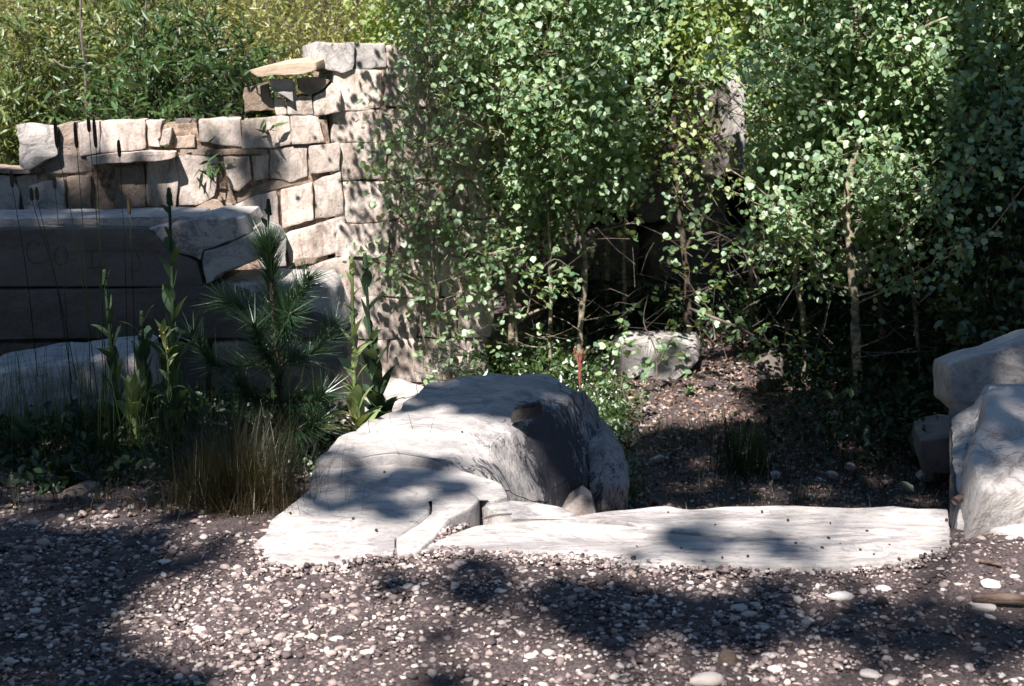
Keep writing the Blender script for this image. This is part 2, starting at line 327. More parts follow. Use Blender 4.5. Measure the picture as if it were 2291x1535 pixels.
def rock_obj(name, outline, back, mat, parent=None, label=None, cat=None, group=None, **kw):
    me = rock_mesh(name, outline, back, M[mat] if isinstance(mat, str) else mat, **kw)
    c = Vector((0, 0, 0))
    for v in me.vertices: c += v.co
    c /= len(me.vertices)
    if parent is None:
        me.transform(Matrix.Translation(-c)); o = link(name, me, None, c); tag(o, label, cat, group)
    else:
        o = link(name, me, parent)
        if label: o['label'] = label
    return o

# ---- foreground marble
def gp(pts, z=0.0): return [gz(x, y, z) for x, y in pts]
def und(a=0.006, f=2.2, seed=0):
    def z(w, v): return w.z
    return z
A1 = [(565, 1215), (600, 1255), (650, 1262), (700, 1254), (760, 1262), (800, 1242), (882, 1240), (884, 1205), (935, 1172), (962, 1150), (964, 1112), (1000, 1094), (1048, 1085), (1080, 1112), (1100, 1118), (1142, 1107), (1120, 1078), (1080, 1062), (1010, 1044), (880, 1028), (705, 1033), (690, 1090), (660, 1120), (600, 1165), (590, 1195)]
A2 = [(886, 1240), (935, 1230), (975, 1200), (1005, 1162), (1058, 1132), (1076, 1114), (1044, 1089), (1000, 1098), (966, 1114), (965, 1151), (937, 1174), (886, 1207)]
slab = thing('marble_slab', 'wide white marble slab lying flush at the gravel edge, broken at its right corner', 'slab', gz(800, 1150))
rock_obj('slab_body', gp(A1, 0.020), (0, 0, -0.2), 'slab_diag', slab, n=150, r=0.014, amp=0.005, freq=5, rings=(0.12, 0.25, 0.4, 0.55, 0.68, 0.8, 0.9, 0.96), jitter=0.008, seed=1)
rock_obj('cracked_corner', gp(A2, 0.025), (0, 0, -0.2), 'slab_diag', slab, n=70, r=0.010, amp=0.005, freq=6, rings=(0.3, 0.55, 0.75, 0.9), jitter=0.006, seed=2, label='loose cracked corner piece of the slab')
# ---- boulder behind, its right side dropping into the hollow
cr0 = Vector((-0.30, 4.87)); cr1 = Vector((0.17, 5.87)); cd = (cr1-cr0).normalized(); cn = Vector((cd.y, -cd.x))
Btop = [(705, 1030), (730, 1005), (762, 982), (800, 958), (850, 930), (892, 913), (915, 893), (940, 872), (962, 858), (1030, 850), (1110, 843), (1210, 841), (1290, 850)]
Bl = [gz(x, y, 0.05) for x, y in Btop]
Bl += [Vector((x, y, 0.05)) for x, y in [(0.37, 5.88), (0.40, 5.74), (0.29, 5.50), (0.195, 5.31), (0.11, 5.13), (0.02, 4.94), (-0.035, 4.80), (-0.05, 4.70)]]
Bl += [gz(x, y, 0.05) for x, y in [(1112, 1072), (1070, 1052), (1010, 1038), (880, 1024)]]
def bz(w, v):
    q = Vector((v.x, v.y)); d = (q-cr0).dot(cn); t = (q-cr0).dot(cd)
    R = 0.27
    e = max(0.0, min(d+0.02, R*0.995)); drop = R-math.sqrt(R*R-e*e)
    near = 1-min(1, max(0, (t+0.1)/0.55))                         # low shoulder towards the viewer
    de = max(0.0, d); drop = 0.42*min(de, 0.14)+2.3*max(0.0, min(de, 0.26)-0.14)+0.35*max(0, de-0.26)
    drop = drop*(1-0.8*near)
    led = 0.014*noise.noise(Vector((v.x*3, v.y*3, 1.3)))+0.022*abs(noise.noise(Vector((v.x*5+v.y*3, v.y*4-v.x*4, w.z*5))))+0.012*noise.noise(Vector((v.x*14, v.y*14, w.z*9)))*min(1, max(0, d*8))
    return w.z-drop+led
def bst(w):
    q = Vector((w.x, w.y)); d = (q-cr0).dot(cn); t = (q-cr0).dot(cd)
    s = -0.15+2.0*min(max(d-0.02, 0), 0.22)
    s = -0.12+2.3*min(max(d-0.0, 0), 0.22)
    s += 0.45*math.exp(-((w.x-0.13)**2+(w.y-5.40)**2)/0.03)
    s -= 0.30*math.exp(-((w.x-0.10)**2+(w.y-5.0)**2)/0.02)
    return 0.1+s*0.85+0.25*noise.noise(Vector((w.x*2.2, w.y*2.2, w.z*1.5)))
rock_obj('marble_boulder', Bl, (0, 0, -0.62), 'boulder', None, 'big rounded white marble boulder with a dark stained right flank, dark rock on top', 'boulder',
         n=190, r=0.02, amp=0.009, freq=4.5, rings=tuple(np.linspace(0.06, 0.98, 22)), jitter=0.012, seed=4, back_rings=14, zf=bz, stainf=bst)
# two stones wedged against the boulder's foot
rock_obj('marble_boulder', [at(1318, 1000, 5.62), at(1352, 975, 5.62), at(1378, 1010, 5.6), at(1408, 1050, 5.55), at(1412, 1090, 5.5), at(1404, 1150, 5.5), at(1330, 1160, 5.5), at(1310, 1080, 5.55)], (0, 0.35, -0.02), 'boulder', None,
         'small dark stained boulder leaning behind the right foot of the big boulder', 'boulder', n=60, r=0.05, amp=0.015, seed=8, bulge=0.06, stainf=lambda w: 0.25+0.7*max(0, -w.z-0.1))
rock_obj('wedge_stone', [at(1255, 1150, 5.25), at(1280, 1124, 5.27), at(1306, 1106, 5.27), at(1326, 1122, 5.27), at(1334, 1165, 5.25), at(1290, 1180, 5.25)], (0, 0.12, 0), 'cream', None,
         'small cream wedge stone standing under the big boulder', 'stone', n=40, r=0.006, amp=0.006, seed=9, bulge=0.0)
# ---- long threshold slab
C1 = [(938, 1228), (1000, 1236), (1060, 1242), (1100, 1240), (1200, 1254), (1330, 1258), (1480, 1266), (1620, 1260), (1700, 1266), (1900, 1262), (2010, 1254), (2124, 1226), (2126, 1186), (1960, 1190), (1800, 1204), (1700, 1206), (1620, 1202), (1500, 1192), (1400, 1174), (1250, 1163), (1140, 1165), (1060, 1176), (985, 1200)]
C2 = [(1142, 1161), (1250, 1158), (1290, 1154), (1370, 1143), (1480, 1129), (1515, 1141), (1600, 1137), (1740, 1131), (1900, 1134), (2000, 1131), (2060, 1139), (2124, 1138), (2126, 1182), (1960, 1186), (1800, 1199), (1700, 1201), (1620, 1197), (1500, 1187), (1400, 1170), (1250, 1160)]
C3 = [(1080, 1128), (1140, 1119), (1200, 1121), (1260, 1132), (1290, 1147), (1240, 1153), (1150, 1156), (1110, 1146)]
thr = thing('marble_threshold', 'long narrow white marble slab lying across in front of the dark hollow', 'slab', gz(1600, 1200))
RL = (0.15, 0.3, 0.45, 0.6, 0.75, 0.87, 0.95)
rock_obj('front_slab', gp(C1, 0.014), (0, 0, -0.22), 'slab', thr, n=170, r=0.010, amp=0.005, freq=5, rings=RL, jitter=0.006, seed=12)
rock_obj('back_slab', gp(C2, 0.012), (0, 0, -0.5), 'slab', thr, n=150, r=0.010, amp=0.006, freq=6, rings=RL, jitter=0.005, seed=13)
rock_obj('marble_slab', gp(C3, 0.010), (0, 0, -0.4), 'slab_diag', None, 'small lens shaped marble piece at the back left corner of the long slab', 'slab', n=60, r=0.012, amp=0.005, jitter=0.004, seed=14, rings=(0.3, 0.6, 0.85))
# ---- right hand block
rb = thing('marble_block', 'tall rough white marble block cut by the right edge of the view', 'block', gz(2250, 1000))
D1 = [gz(2140, 1170, 0.02), gz(2200, 1182, 0.02), gz(2330, 1200, 0.02), gz(2500, 1215, 0.02), gz(2500, 1105, 0.02), gz(2300, 1100, 0.02), gz(2200, 1108, 0.02), gz(2148, 1128, 0.02)]
rock_obj('base_piece', D1, (0, 0, -0.2), 'slab', rb, n=70, r=0.012, amp=0.006, seed=21, rings=(0.3, 0.6, 0.85), label='low flat piece at its foot')
TZ = 0.30
top = [gz(2190, 1100, 0.16), gz(2222, 1105, 0.14), gz(2300, 1085, 0.15), gz(2520, 1090, 0.18), gz(2520, 850, TZ), gz(2300, 852, TZ), gz(2208, 855, TZ), gz(2198, 920, TZ-0.02), gz(2180, 960, TZ-0.05), gz(2176, 1010, 0.2)]
def planez(w, v):
    t = (v.y-4.4)/1.0; t = max(0, min(1, t)); return w.z
rock_obj('upper_block', top, (-0.06, 0.02, -0.42), 'rough', rb, n=110, r=0.03, amp=0.014, freq=6, seed=22, rings=(0.15, 0.3, 0.45, 0.6, 0.75, 0.9), back_rings=6, jitter=0.01, label='stepped front part with a torn left side')
rock_obj('side_shelf', [at(2128, 940, 5.2), at(2180, 900, 5.25), at(2205, 860, 5.3), at(2212, 900, 5.1), at(2192, 1000, 4.75), at(2180, 1110, 4.5), at(2145, 1130, 4.5), at(2130, 1040, 4.75)], (0.25, 0.12, -0.02), 'rough', rb, n=70, r=0.02, amp=0.016, freq=9, seed=23, rings=(0.2, 0.4, 0.6, 0.8, 0.92), label='ragged sloping broken side')
rock_obj('rear_slab', [at(2126, 815, 5.45), at(2182, 793, 5.47), at(2228, 784, 5.5), at(2240, 775, 5.5), at(2330, 745, 5.55), at(2520, 735, 5.6), at(2520, 900, 5.5), at(2210, 930, 5.45), at(2160, 930, 5.42), at(2126, 900, 5.42)], (0.02, 0.28, -0.05), 'slab_diag', rb, n=90, r=0.012, amp=0.007, seed=24, rings=(0.2, 0.4, 0.6, 0.8, 0.93), label='smooth upright slab at the back')
rock_obj('side_face', [at(2124, 900, 5.40), at(2150, 930, 5.38), at(2150, 1100, 4.75), at(2150, 1180, 4.45), at(2124, 1180, 4.45), at(2124, 1060, 4.9)], (0.3, 0.1, 0), 'darkrock', rb, n=50, r=0.005, amp=0.004, seed=25)
rock_obj('marble_block', [at(2058, 985, 5.9), at(2124, 975, 5.9), at(2180, 975, 5.9), at(2180, 1062, 5.9), at(2064, 1060, 5.9), at(2054, 1020, 5.9)], (0.05, 0.3, 0.0), 'darkrock', None, 'dark squared block sunk in the shaded hollow beside the tall right block', 'block', n=40, r=0.02, amp=0.01, seed=26)
# ---- smaller stones
fr = gz(1178, 908, 0.09)
rock_obj('flat_rock', [fr+Vector((0.062*math.cos(a)*(1+.08*math.sin(3*a)), 0.03*math.sin(a)+0.030*math.cos(a), 0.006*math.cos(a))) for a in np.linspace(0, 6.283, 12, endpoint=False)], (0, 0, -0.05), 'blackstone', None, 'dark oblong rock lying on top of the big marble boulder', 'rock', n=36, r=0.016, amp=0.006, freq=14, seed=31, bulge=0.006, back_rings=3)
rock_obj('marble_slab', [gz(x, y, -0.12) for x, y in [(800, 905), (845, 838), (900, 842), (965, 868), (930, 892), (870, 905)]], (0, 0, -0.3), 'slab_diag', None, 'pale slab behind the sunlit mullein, left of the big boulder', 'slab', n=60, r=0.03, amp=0.012, seed=32, back_rings=4)
rock_obj('marble_block', [at(-60, 838, 5.75), at(60, 820, 5.75), at(170, 806, 5.75), at(285, 792, 5.78), at(305, 800, 5.78), at(318, 900, 5.75), at(250, 935, 5.7), at(20, 950, 5.7), at(-60, 950, 5.7)], (0.02, 0.3, 0.02), 'slab_diag', None, 'long white marble block lying among the grasses below the stacked beams', 'block', n=80, r=0.03, amp=0.012, seed=33, bulge=0.02)
rock_obj('rock', [at(98, 1130, 4.6), at(150, 1105, 4.62), at(180, 1112, 4.62), at(184, 1160, 4.6), at(160, 1188, 4.6), at(120, 1182, 4.6), at(96, 1165, 4.6)], (0.03, 0.13, 0.01), 'brown', None, 'squarish brown rock with a pale broken side beneath the dark mullein rosette', 'rock', n=30, r=0.015, amp=0.012, seed=34, bulge=0.01)
rock_obj('rock', [at(186, 1150, 4.75), at(215, 1115, 4.75), at(240, 1128, 4.75), at(270, 1135, 4.75), at(262, 1170, 4.72), at(200, 1175, 4.72)], (0, 0.1, 0), 'darkrock', None, 'low dark rock just right of the squarish brown rock', 'rock', n=24, r=0.015, amp=0.01, seed=35, bulge=0.01)
rock_obj('marble_block', [at(1368, 800, 7.9), at(1385, 783, 7.9), at(1440, 777, 7.92), at(1500, 785, 7.9), at(1556, 790, 7.95), at(1568, 812, 7.95), at(1545, 838, 7.9), at(1500, 868, 7.85), at(1430, 845, 7.85), at(1372, 850, 7.9)], (0.04, 0.28, 0.05), 'rough', None, 'weathered white block lying beside the sunlit patch of path under the aspens', 'block', n=56, r=0.03, amp=0.02, seed=36, bulge=0.02)
rock_obj('rock', [at(1682, 820, 7.5), at(1720, 800, 7.5), at(1748, 812, 7.5), at(1752, 850, 7.45), at(1700, 856, 7.45)], (0.05, 0.2, 0), 'darkrock', None, 'grey rock beside the path under the low aspen branch', 'rock', n=24, r=0.02, amp=0.02, seed=37)
for i, (x, y, s) in enumerate([(1735, 1068, 9), (1865, 1065, 10), (1905, 1048, 8), (2075, 1070, 14), (1480, 1030, 9), (1700, 1048, 7)]):
    Y = gz(x, y, -0.47).y; w = s/FPX*Y*1.6
    c = gz(x, y, -0.47)
    rock_obj('pale_stone', [c+Vector((w*math.cos(a)*(1+0.25*math.sin(a*3+i)), 0, w*0.6*math.sin(a))) for a in np.linspace(0, 6.28, 8, endpoint=False)], (0, w*1.2, 0), 'cream', None,
             ['pale stone near the middle of the dark hollow floor', 'pale stone in the dark hollow right of the middle', 'small white stone in the hollow behind the dark grasses', 'pale stone at the foot of the sunken dark block', 'pale stone on the path right of the small leaning boulder', 'tiny pale stone left of the others on the hollow floor'][i], 'stone', n=16, r=w*0.4, amp=0.01, seed=40+i)

# ------------------------------------------------------------------ ruined walls
W1 = wallplane(40, 7.15, 745, 7.4, 0.05)
W2 = wallplane(745, 7.4, 1130, 7.72, 0.09)
W1o = Plane(W1.p+Vector((0, -0.05, 0)), W1.n)
wall = thing('masonry_wall', 'ruined cream marble block wall stepping down on the left, sunlit at its corner', 'wall', W1.at(500, 850))
def wpoly(pl, pts): return [pl.at(x, y) for x, y in pts]
def jig(pts, a=3): return [(x+random.uniform(-a, a), y+random.uniform(-a, a)) for x, y in pts]
def stone(pl, pts, mat='cream', parent=None, proud=0.0, depth=0.22, n=60, r=0.0035, amp=0.008, freq=11, seed=None, **kw):
    seed = seed if seed is not None else random.randint(0, 999)
    P = wpoly(pl, pts); P = [p-(-pl.n)*proud if False else p+pl.n*proud for p in P] if pl.n.y < 0 else [p-pl.n*proud for p in P]
    nb = -pl.n if pl.n.y < 0 else pl.n
    return rock_obj('stone', P, nb*depth, mat, parent or wall, n=n, r=r, amp=amp, seed=seed, rings=(0.45, 0.8), back_rings=1, jitter=0.009, **kw)
S = stone
S(W1, [(40, 282), (80, 276), (132, 280), (130, 345), (96, 365), (75, 380), (52, 370)], 'rough', proud=0.05, n=44, amp=0.014, label='white crumbling end stone')
S(W1, [(96, 366), (132, 345), (205, 350), (230, 345), (210, 385), (100, 385)], 'darkrock', amp=0.014)
S(W1, [(133, 278), (171, 275), (177, 350), (136, 352)], 'brown', amp=0.012)
S(W1, [(174, 274), (222, 272), (220, 340), (181, 346)], 'cream', proud=0.01)
S(W1, [(225, 271), (322, 268), (327, 332), (223, 344)], 'cream', proud=0.02, n=40)
S(W1, [(325, 268), (364, 268), (358, 305), (333, 328)], 'cream')
S(W1, [(370, 286), (387, 282), (381, 325), (360, 327)], 'cream', proud=0.05, n=18)
S(W1, [(336, 328), (354, 312), (360, 328)], 'cream', proud=0.03, n=14)
S(W1, [(392, 268), (440, 267), (438, 300), (390, 303)], 'darkrock', proud=-0.04)
S(W1, [(388, 306), (436, 303), (436, 330), (388, 332)], 'brown', proud=0.0)
S(W1, [(443, 267), (540, 264), (540, 330), (500, 326), (445, 318)], 'cream', proud=0.0)
S(W1, [(543, 264), (648, 260), (650, 325), (543, 332)], 'cream', proud=0.01, n=40)
S(W1, [(651, 260), (716, 258), (726, 318), (653, 323)], 'cream', proud=0.015, n=36)
S(W1, [(198, 347), (340, 335), (398, 336), (396, 350), (340, 358), (205, 366)], 'cream', proud=0.12, depth=0.3, n=40, label='projecting ledge stone')
S(W1, [(402, 334), (600, 333), (598, 345), (404, 347)], 'brown', proud=0.01)
S(W1, [(-60, 372), (70, 378), (72, 386), (-60, 388)], 'brown', proud=0.06, depth=0.3)
S(W1, [(-60, 392), (28, 392), (46, 430), (48, 488), (-60, 488)], 'rough', proud=0.04, n=40, amp=0.012)
S(W1, [(36, 394), (80, 388), (82, 425), (46, 440)], 'cream')
S(W1, [(52, 424), (98, 404), (148, 398), (150, 475), (60, 478)], 'slab_diag', proud=0.05, n=36)
S(W1, [(153, 396), (203, 392), (205, 476), (153, 478)], 'brown', proud=0.02)
S(W1, [(207, 370), (252, 368), (254, 470), (208, 476)], 'darkrock', proud=-0.03)
S(W1, [(256, 372), (322, 368), (328, 460), (258, 466)], 'brown', proud=0.03)
S(W1, [(328, 362), (392, 350), (396, 400), (394, 468), (332, 458)], 'cream', proud=0.03, n=36)
S(W1, [(396, 350), (488, 350), (486, 400), (480, 440), (440, 462), (398, 462)], 'cream', proud=0.01, n=36)
S(W1, [(400, 464), (438, 464), (476, 446), (520, 455), (512, 470), (404, 476)], 'brown', proud=0.03)
S(W1, [(500, 352), (560, 348), (562, 400), (532, 428), (512, 420)], 'cream', proud=0.02)
S(W1, [(563, 348), (602, 346), (598, 402), (566, 405)], 'cream', proud=0.0)
S(W1, [(605, 330), (688, 327), (688, 392), (650, 408), (607, 398)], 'cream', proud=0.0)
S(W1, [(691, 326), (758, 320), (760, 382), (694, 392)], 'cream', proud=0.015)
S(W1, [(520, 436), (600, 408), (690, 395), (694, 402), (620, 422), (524, 456)], 'brown', proud=-0.01, amp=0.012)
S(W1, [(522, 460), (568, 440), (622, 425), (625, 470), (626, 512), (580, 522), (556, 500)], 'cream', proud=0.02, n=36)
S(W1, [(629, 425), (700, 406), (702, 492), (632, 512)], 'cream', proud=0.02)
S(W1, [(703, 404), (762, 385), (768, 478), (705, 492)], 'cream', proud=0.01)
S(W1, [(556, 530), (590, 520), (640, 520), (640, 590), (590, 600)], 'slab_diag', proud=0.08)
S(W1, [(642, 524), (704, 500), (770, 486), (776, 560), (700, 575), (646, 590)], 'cream', proud=0.01, n=40)
S(W1, [(660, 578), (712, 572), (704, 590), (662, 596)], 'brown', proud=0.02, n=18)
S(W1, [(686, 596), (780, 570), (786, 660), (780, 700), (740, 690), (690, 640)], 'cream', proud=0.02)
S(W1, [(700, 700), (788, 670), (800, 760), (790, 850), (720, 850)], 'cream', proud=0.0)
# rubble above, under a tan flagstone
S(W1, [(548, 198), (600, 186), (610, 215), (616, 250), (548, 254)], 'brown', proud=0.0, amp=0.02)
S(W1, [(600, 176), (652, 178), (656, 226), (640, 216), (612, 204)], 'slab_diag', proud=0.06)
S(W1, [(612, 220), (636, 220), (640, 254), (616, 254)], 'cream', proud=0.0, n=18)
S(W1, [(664, 176), (706, 172), (738, 180), (722, 200), (690, 212), (668, 200)], 'brown', proud=0.0)
S(W1, [(655, 180), (662, 182), (664, 222), (656, 222)], 'cream', proud=0.03, n=14)
S(W1, [(642, 226), (672, 212), (694, 214), (700, 254), (644, 256)], 'cream', proud=0.02)
S(W1, [(700, 214), (728, 200), (744, 184), (760, 200), (762, 250), (704, 255)], 'cream', proud=0.01)
lint = rock_obj('flagstone', wpoly(Plane(W1.p-Vector((0, 0.12, 0)), W1.n), [(556, 158), (600, 148), (660, 140), (708, 138), (710, 158), (680, 166), (575, 174)]), (0.05, 0.28, 0.02), 'flag', None, 'tan flat stone resting on rubble at the top of the ruined wall', 'stone', n=34, r=0.008, amp=0.006, seed=77)
# backing of crumbled mortar
S(W1, [(40, 290), (735, 264), (742, 860), (20, 860), (20, 480), (-60, 480), (-60, 395), (60, 392)], 'mortar', proud=-0.016, depth=0.5, n=120, amp=0.02, label='crumbled mortar core')
# column top and the long return face
S(W2, [(702, 95), (790, 95), (794, 140), (790, 158), (762, 164), (720, 150), (702, 132)], 'rough', proud=0.02, n=36, depth=0.3)
S(W2, [(793, 96), (862, 97), (866, 150), (797, 153)], 'slab_diag', proud=0.0, depth=0.3)
S(W2, [(866, 100), (960, 104), (962, 152), (869, 152)], 'cream', proud=0.0, depth=0.3)
S(W2, [(963, 108), (1052, 112), (1055, 158), (965, 156)], 'cream', proud=0.01, depth=0.3)
rows = [(156, 243), (245, 318), (320, 404), (406, 494), (496, 577), (579, 667), (669, 758), (760, 858)]
for k, (y0, y1) in enumerate(rows):
    x = 732+k*5+random.uniform(-4, 4) if k else 745
    right = 1078+random.uniform(-6, 10)
    while x < right:
        w = random.uniform(85, 170); x2 = min(x+w, right+20)
        t = (x-740)/390; sh = -6*t
        m = random.choice(['cream']*9+['brown'])
        pts = jig([(x, y0+sh), ((x+x2)/2, y0+sh), (x2-3, y0+sh), (x2-3, y1+sh), ((x+x2)/2, y1+sh), (x, y1+sh)], 3)
        S(W2, pts, m, proud=random.uniform(-0.01, 0.02), n=26, amp=0.012)
        x = x2+1
S(W2, [(745, 110), (1085, 120), (1096, 860), (760, 860)], 'mortar', proud=-0.014, depth=0.5, n=60, amp=0.02, label='crumbled mortar core of the return face')

# ---- stacked beams, lower left
def beam(name, label, pts, Y, depth, mat, **kw):
    return rock_obj(name, [at(x, y, Y) for x, y in pts], (0, depth, 0.004), mat, None, label, 'beam', **kw)
bm1 = thing('inscribed_beam', 'upper dark marble beam with worn carved letters and a broken white end', 'beam', at(200, 640, 6.3))
rock_obj('beam_body', [at(x, y, 6.3) for x, y in [(-420, 516), (330, 511), (380, 560), (440, 585), (456, 641), (-420, 643)]], (0, 0.42, 0), 'beam', bm1, n=110, r=0.006, amp=0.0015, jitter=0.001, seed=51, back_rings=1, rings=(0.3, 0.6, 0.9))
rock_obj('broken_end', [at(x, y, 6.3) for x, y in [(326, 513), (400, 497), (470, 488), (545, 487), (553, 508), (556, 522), (500, 548), (455, 560), (446, 588), (383, 562)]], (0, 0.40, 0), 'rough', bm1, n=80, r=0.02, amp=0.012, freq=9, seed=52, rings=(0.25, 0.5, 0.75, 0.9), jitter=0.004, label='rough white broken end')
rock_obj('broken_end', [at(x, y, 6.28) for x, y in [(456, 566), (505, 550), (560, 524), (590, 530), (600, 560), (560, 590), (500, 612), (470, 636), (458, 640), (448, 592)]], (0.02, 0.40, 0), 'rough', bm1, n=70, r=0.02, amp=0.014, freq=9, seed=53, rings=(0.25, 0.5, 0.75, 0.9), jitter=0.004, label='lower cracked lump of the broken end')
beam('stone_beam', 'middle dark marble beam of the stack with a rough bluish right end', [(-420, 653), (300, 650), (480, 642), (520, 642), (560, 655), (640, 660), (700, 700), (752, 722), (768, 754), (300, 758), (-420, 762)], 6.26, 0.4, 'beam', n=130, r=0.006, amp=0.002, jitter=0.001, seed=54)
rock_obj('marble_block', [at(x, y, 6.3) for x, y in [(470, 640), (560, 634), (640, 634), (725, 634), (742, 650), (752, 690), (774, 746), (740, 738), (700, 704), (640, 664), (560, 657)]], (0, 0.36, 0), 'rough', None, 'rough bluish marble lump capping the right end of the middle beam', 'block', n=70, r=0.02, amp=0.012, seed=55, rings=(0.25, 0.5, 0.75, 0.9), freq=9)
beam('stone_beam', 'lowest dark beam of the stack just above the grasses', [(-420, 769), (460, 766), (464, 940), (-420, 945)], 6.28, 0.4, 'beam', n=90, r=0.008, amp=0.003, jitter=0.002, seed=56)
rock_obj('marble_block', [at(x, y, 6.25) for x, y in [(470, 770), (600, 764), (772, 762), (778, 800), (765, 860), (740, 930), (470, 935)]], (0, 0.4, 0), 'brown', None, 'pale block at the right foot of the beam stack behind the young pine', 'block', n=60, r=0.03, amp=0.012, seed=57)
rock_obj('rock', [at(x, y, 6.1) for x, y in [(728, 860), (760, 800), (780, 790), (792, 830), (796, 900), (740, 930)]], (0.05, 0.2, 0), 'darkrock', None, 'dark slanting rock between the beam stack and the mulleins', 'rock', n=30, r=0.02, amp=0.02, seed=58)

# ------------------------------------------------------------------ tubes
def tube_arrays(pts, rad, k=6, cap=True):
    pts = [Vector(p) for p in pts]; V = []; F = []; n = len(pts)
    if not hasattr(rad, '__len__'): rad = [rad]*n
    for i, p in enumerate(pts):
        t = (pts[min(i+1, n-1)]-pts[max(i-1, 0)]).normalized()
        a = t.orthogonal().normalized() if i == 0 else (a-t*a.dot(t)).normalized()
        b = t.cross(a)
        for j in range(k):
            th = 2*math.pi*j/k; V.append(tuple(p+(a*math.cos(th)+b*math.sin(th))*rad[i]))
    for i in range(n-1):
        for j in range(k):
            q = (j+1) % k; F.append((i*k+j, i*k+q, (i+1)*k+q)); F.append((i*k+j, (i+1)*k+q, (i+1)*k+j))
    if cap:
        for e, off in ((0, 0), (n-1, (n-1)*k)):
            for j in range(1, k-1): F.append((off, off+j, off+j+1))
    return V, F
class MB:
    def __init__(s): s.V = []; s.F = []; s.n = 0
    def add(s, V, F):
        V = np.asarray(V, float); F = np.asarray(F, int)
        s.V.append(V); s.F.append(F+s.n); s.n += len(V)
    def tube(s, pts, rad, k=5): s.add(*tube_arrays(pts, rad, k))
    def mesh(s, name, mat, smooth=True): return npmesh(name, np.concatenate(s.V), np.concatenate(s.F), M[mat] if isinstance(mat, str) else mat, smooth)
def smooth_path(pts, sub=4):
    pts = [Vector(p) for p in pts]; out = []
    for i in range(len(pts)-1):
        p0 = pts[max(i-1, 0)]; p1 = pts[i]; p2 = pts[i+1]; p3 = pts[min(i+2, len(pts)-1)]
        for j in range(sub):
            t = j/sub
            out.append(0.5*((2*p1)+(p2-p0)*t+(2*p0-5*p1+4*p2-p3)*t*t+(3*p1-p0-3*p2+p3)*t**3))
    out.append(pts[-1]); return out
rock_obj('top_course', [at(x, y, 6.36) for x, y in [(-420, 492), (200, 489), (440, 484), (440, 508), (200, 512), (-420, 515)]], (0, 0.3, 0), 'slab_diag', bm1, n=90, r=0.008, amp=0.008, freq=9, seed=59, rings=(0.5, 0.9), label='pale crumbling bed along the top of the beam')
# carved letters, drawn as thin dark tubes in place of shaded grooves
def letter(strokes):
    mb = MB()
    for st in strokes: mb.tube(smooth_path([at(x, y, 6.2985) for x, y in st], 3), 0.0015, 4)
    o = link('carved_letter', mb.mesh('carved_letter', 'letter'), bm1); return o
letter([[(87, 549), (78, 540), (66, 542), (60, 560), (66, 582), (80, 590), (94, 586)]])
letter([[(132, 552), (122, 566), (124, 586), (136, 594), (148, 586), (150, 566), (142, 552), (132, 552)]])
letter([[(186, 562), (226, 560)], [(206, 561), (206, 598)], [(196, 599), (236, 597)]])
letter([[(272, 563), (300, 560), (322, 564)], [(304, 562), (314, 585), (312, 602), (300, 606), (290, 600)]])

# ------------------------------------------------------------------ W3: ruin behind the aspens
ruin = thing('stone_ruin', 'dark tumbled masonry behind the aspen stems, one bright white upright stone', 'ruin', at(1500, 640, 9.6))
R3 = wallplane(1350, 9.5, 1900, 9.9, 0.05)
def SR(pts, mat, proud=0, **kw):
    kw['amp'] = kw.get('amp', 0.012)*1.5; return stone(R3, pts, mat, ruin, proud, 0.35, **kw)
SR([(1430, 182), (1520, 168), (1600, 172), (1608, 300), (1440, 330), (1420, 250)], 'darkrock', 0.0, n=44, amp=0.02)
SR([(1600, 156), (1642, 162), (1664, 240), (1666, 375), (1620, 388), (1610, 260)], 'slab_diag', 0.22, n=36, amp=0.012, label='bright white upright stone')
SR([(1330, 336), (1440, 334), (1608, 304), (1622, 480), (1450, 500), (1320, 430)], 'darkrock', 0.05, n=50, amp=0.03)
SR([(1438, 545), (1500, 486), (1612, 484), (1614, 560), (1612, 622), (1450, 622)], 'darkrock', 0.15, n=44, amp=0.01)
SR([(1370, 628), (1620, 626), (1860, 628), (1860, 706), (1370, 706)], 'darkrock', 0.25, n=60, amp=0.005, label='long dark ledge beam')
SR([(1640, 530), (1700, 520), (1710, 600), (1650, 615)], 'darkrock', 0.1)
SR([(1160, 340), (1330, 340), (1320, 520), (1160, 520)], 'darkrock', -0.05, amp=0.02)
SR([(1160, 525), (1430, 510), (1430, 625), (1160, 640)], 'darkrock', -0.02, amp=0.02)
SR([(1240, 640), (1600, 640), (1860, 640), (1860, 850), (1240, 850)], 'darkrock', -0.1, n=60, amp=0.02)
SR([(1700, 440), (1960, 430), (1960, 540), (1710, 560)], 'darkrock', 0.1, n=40, amp=0.02)
SR([(1870, 540), (2060, 540), (2060, 640), (1880, 640)], 'darkrock', 0.2, n=40, amp=0.01)
SR([(1220, 180), (1420, 190), (1420, 330), (1220, 335)], 'cream', -0.05, n=40, amp=0.02)

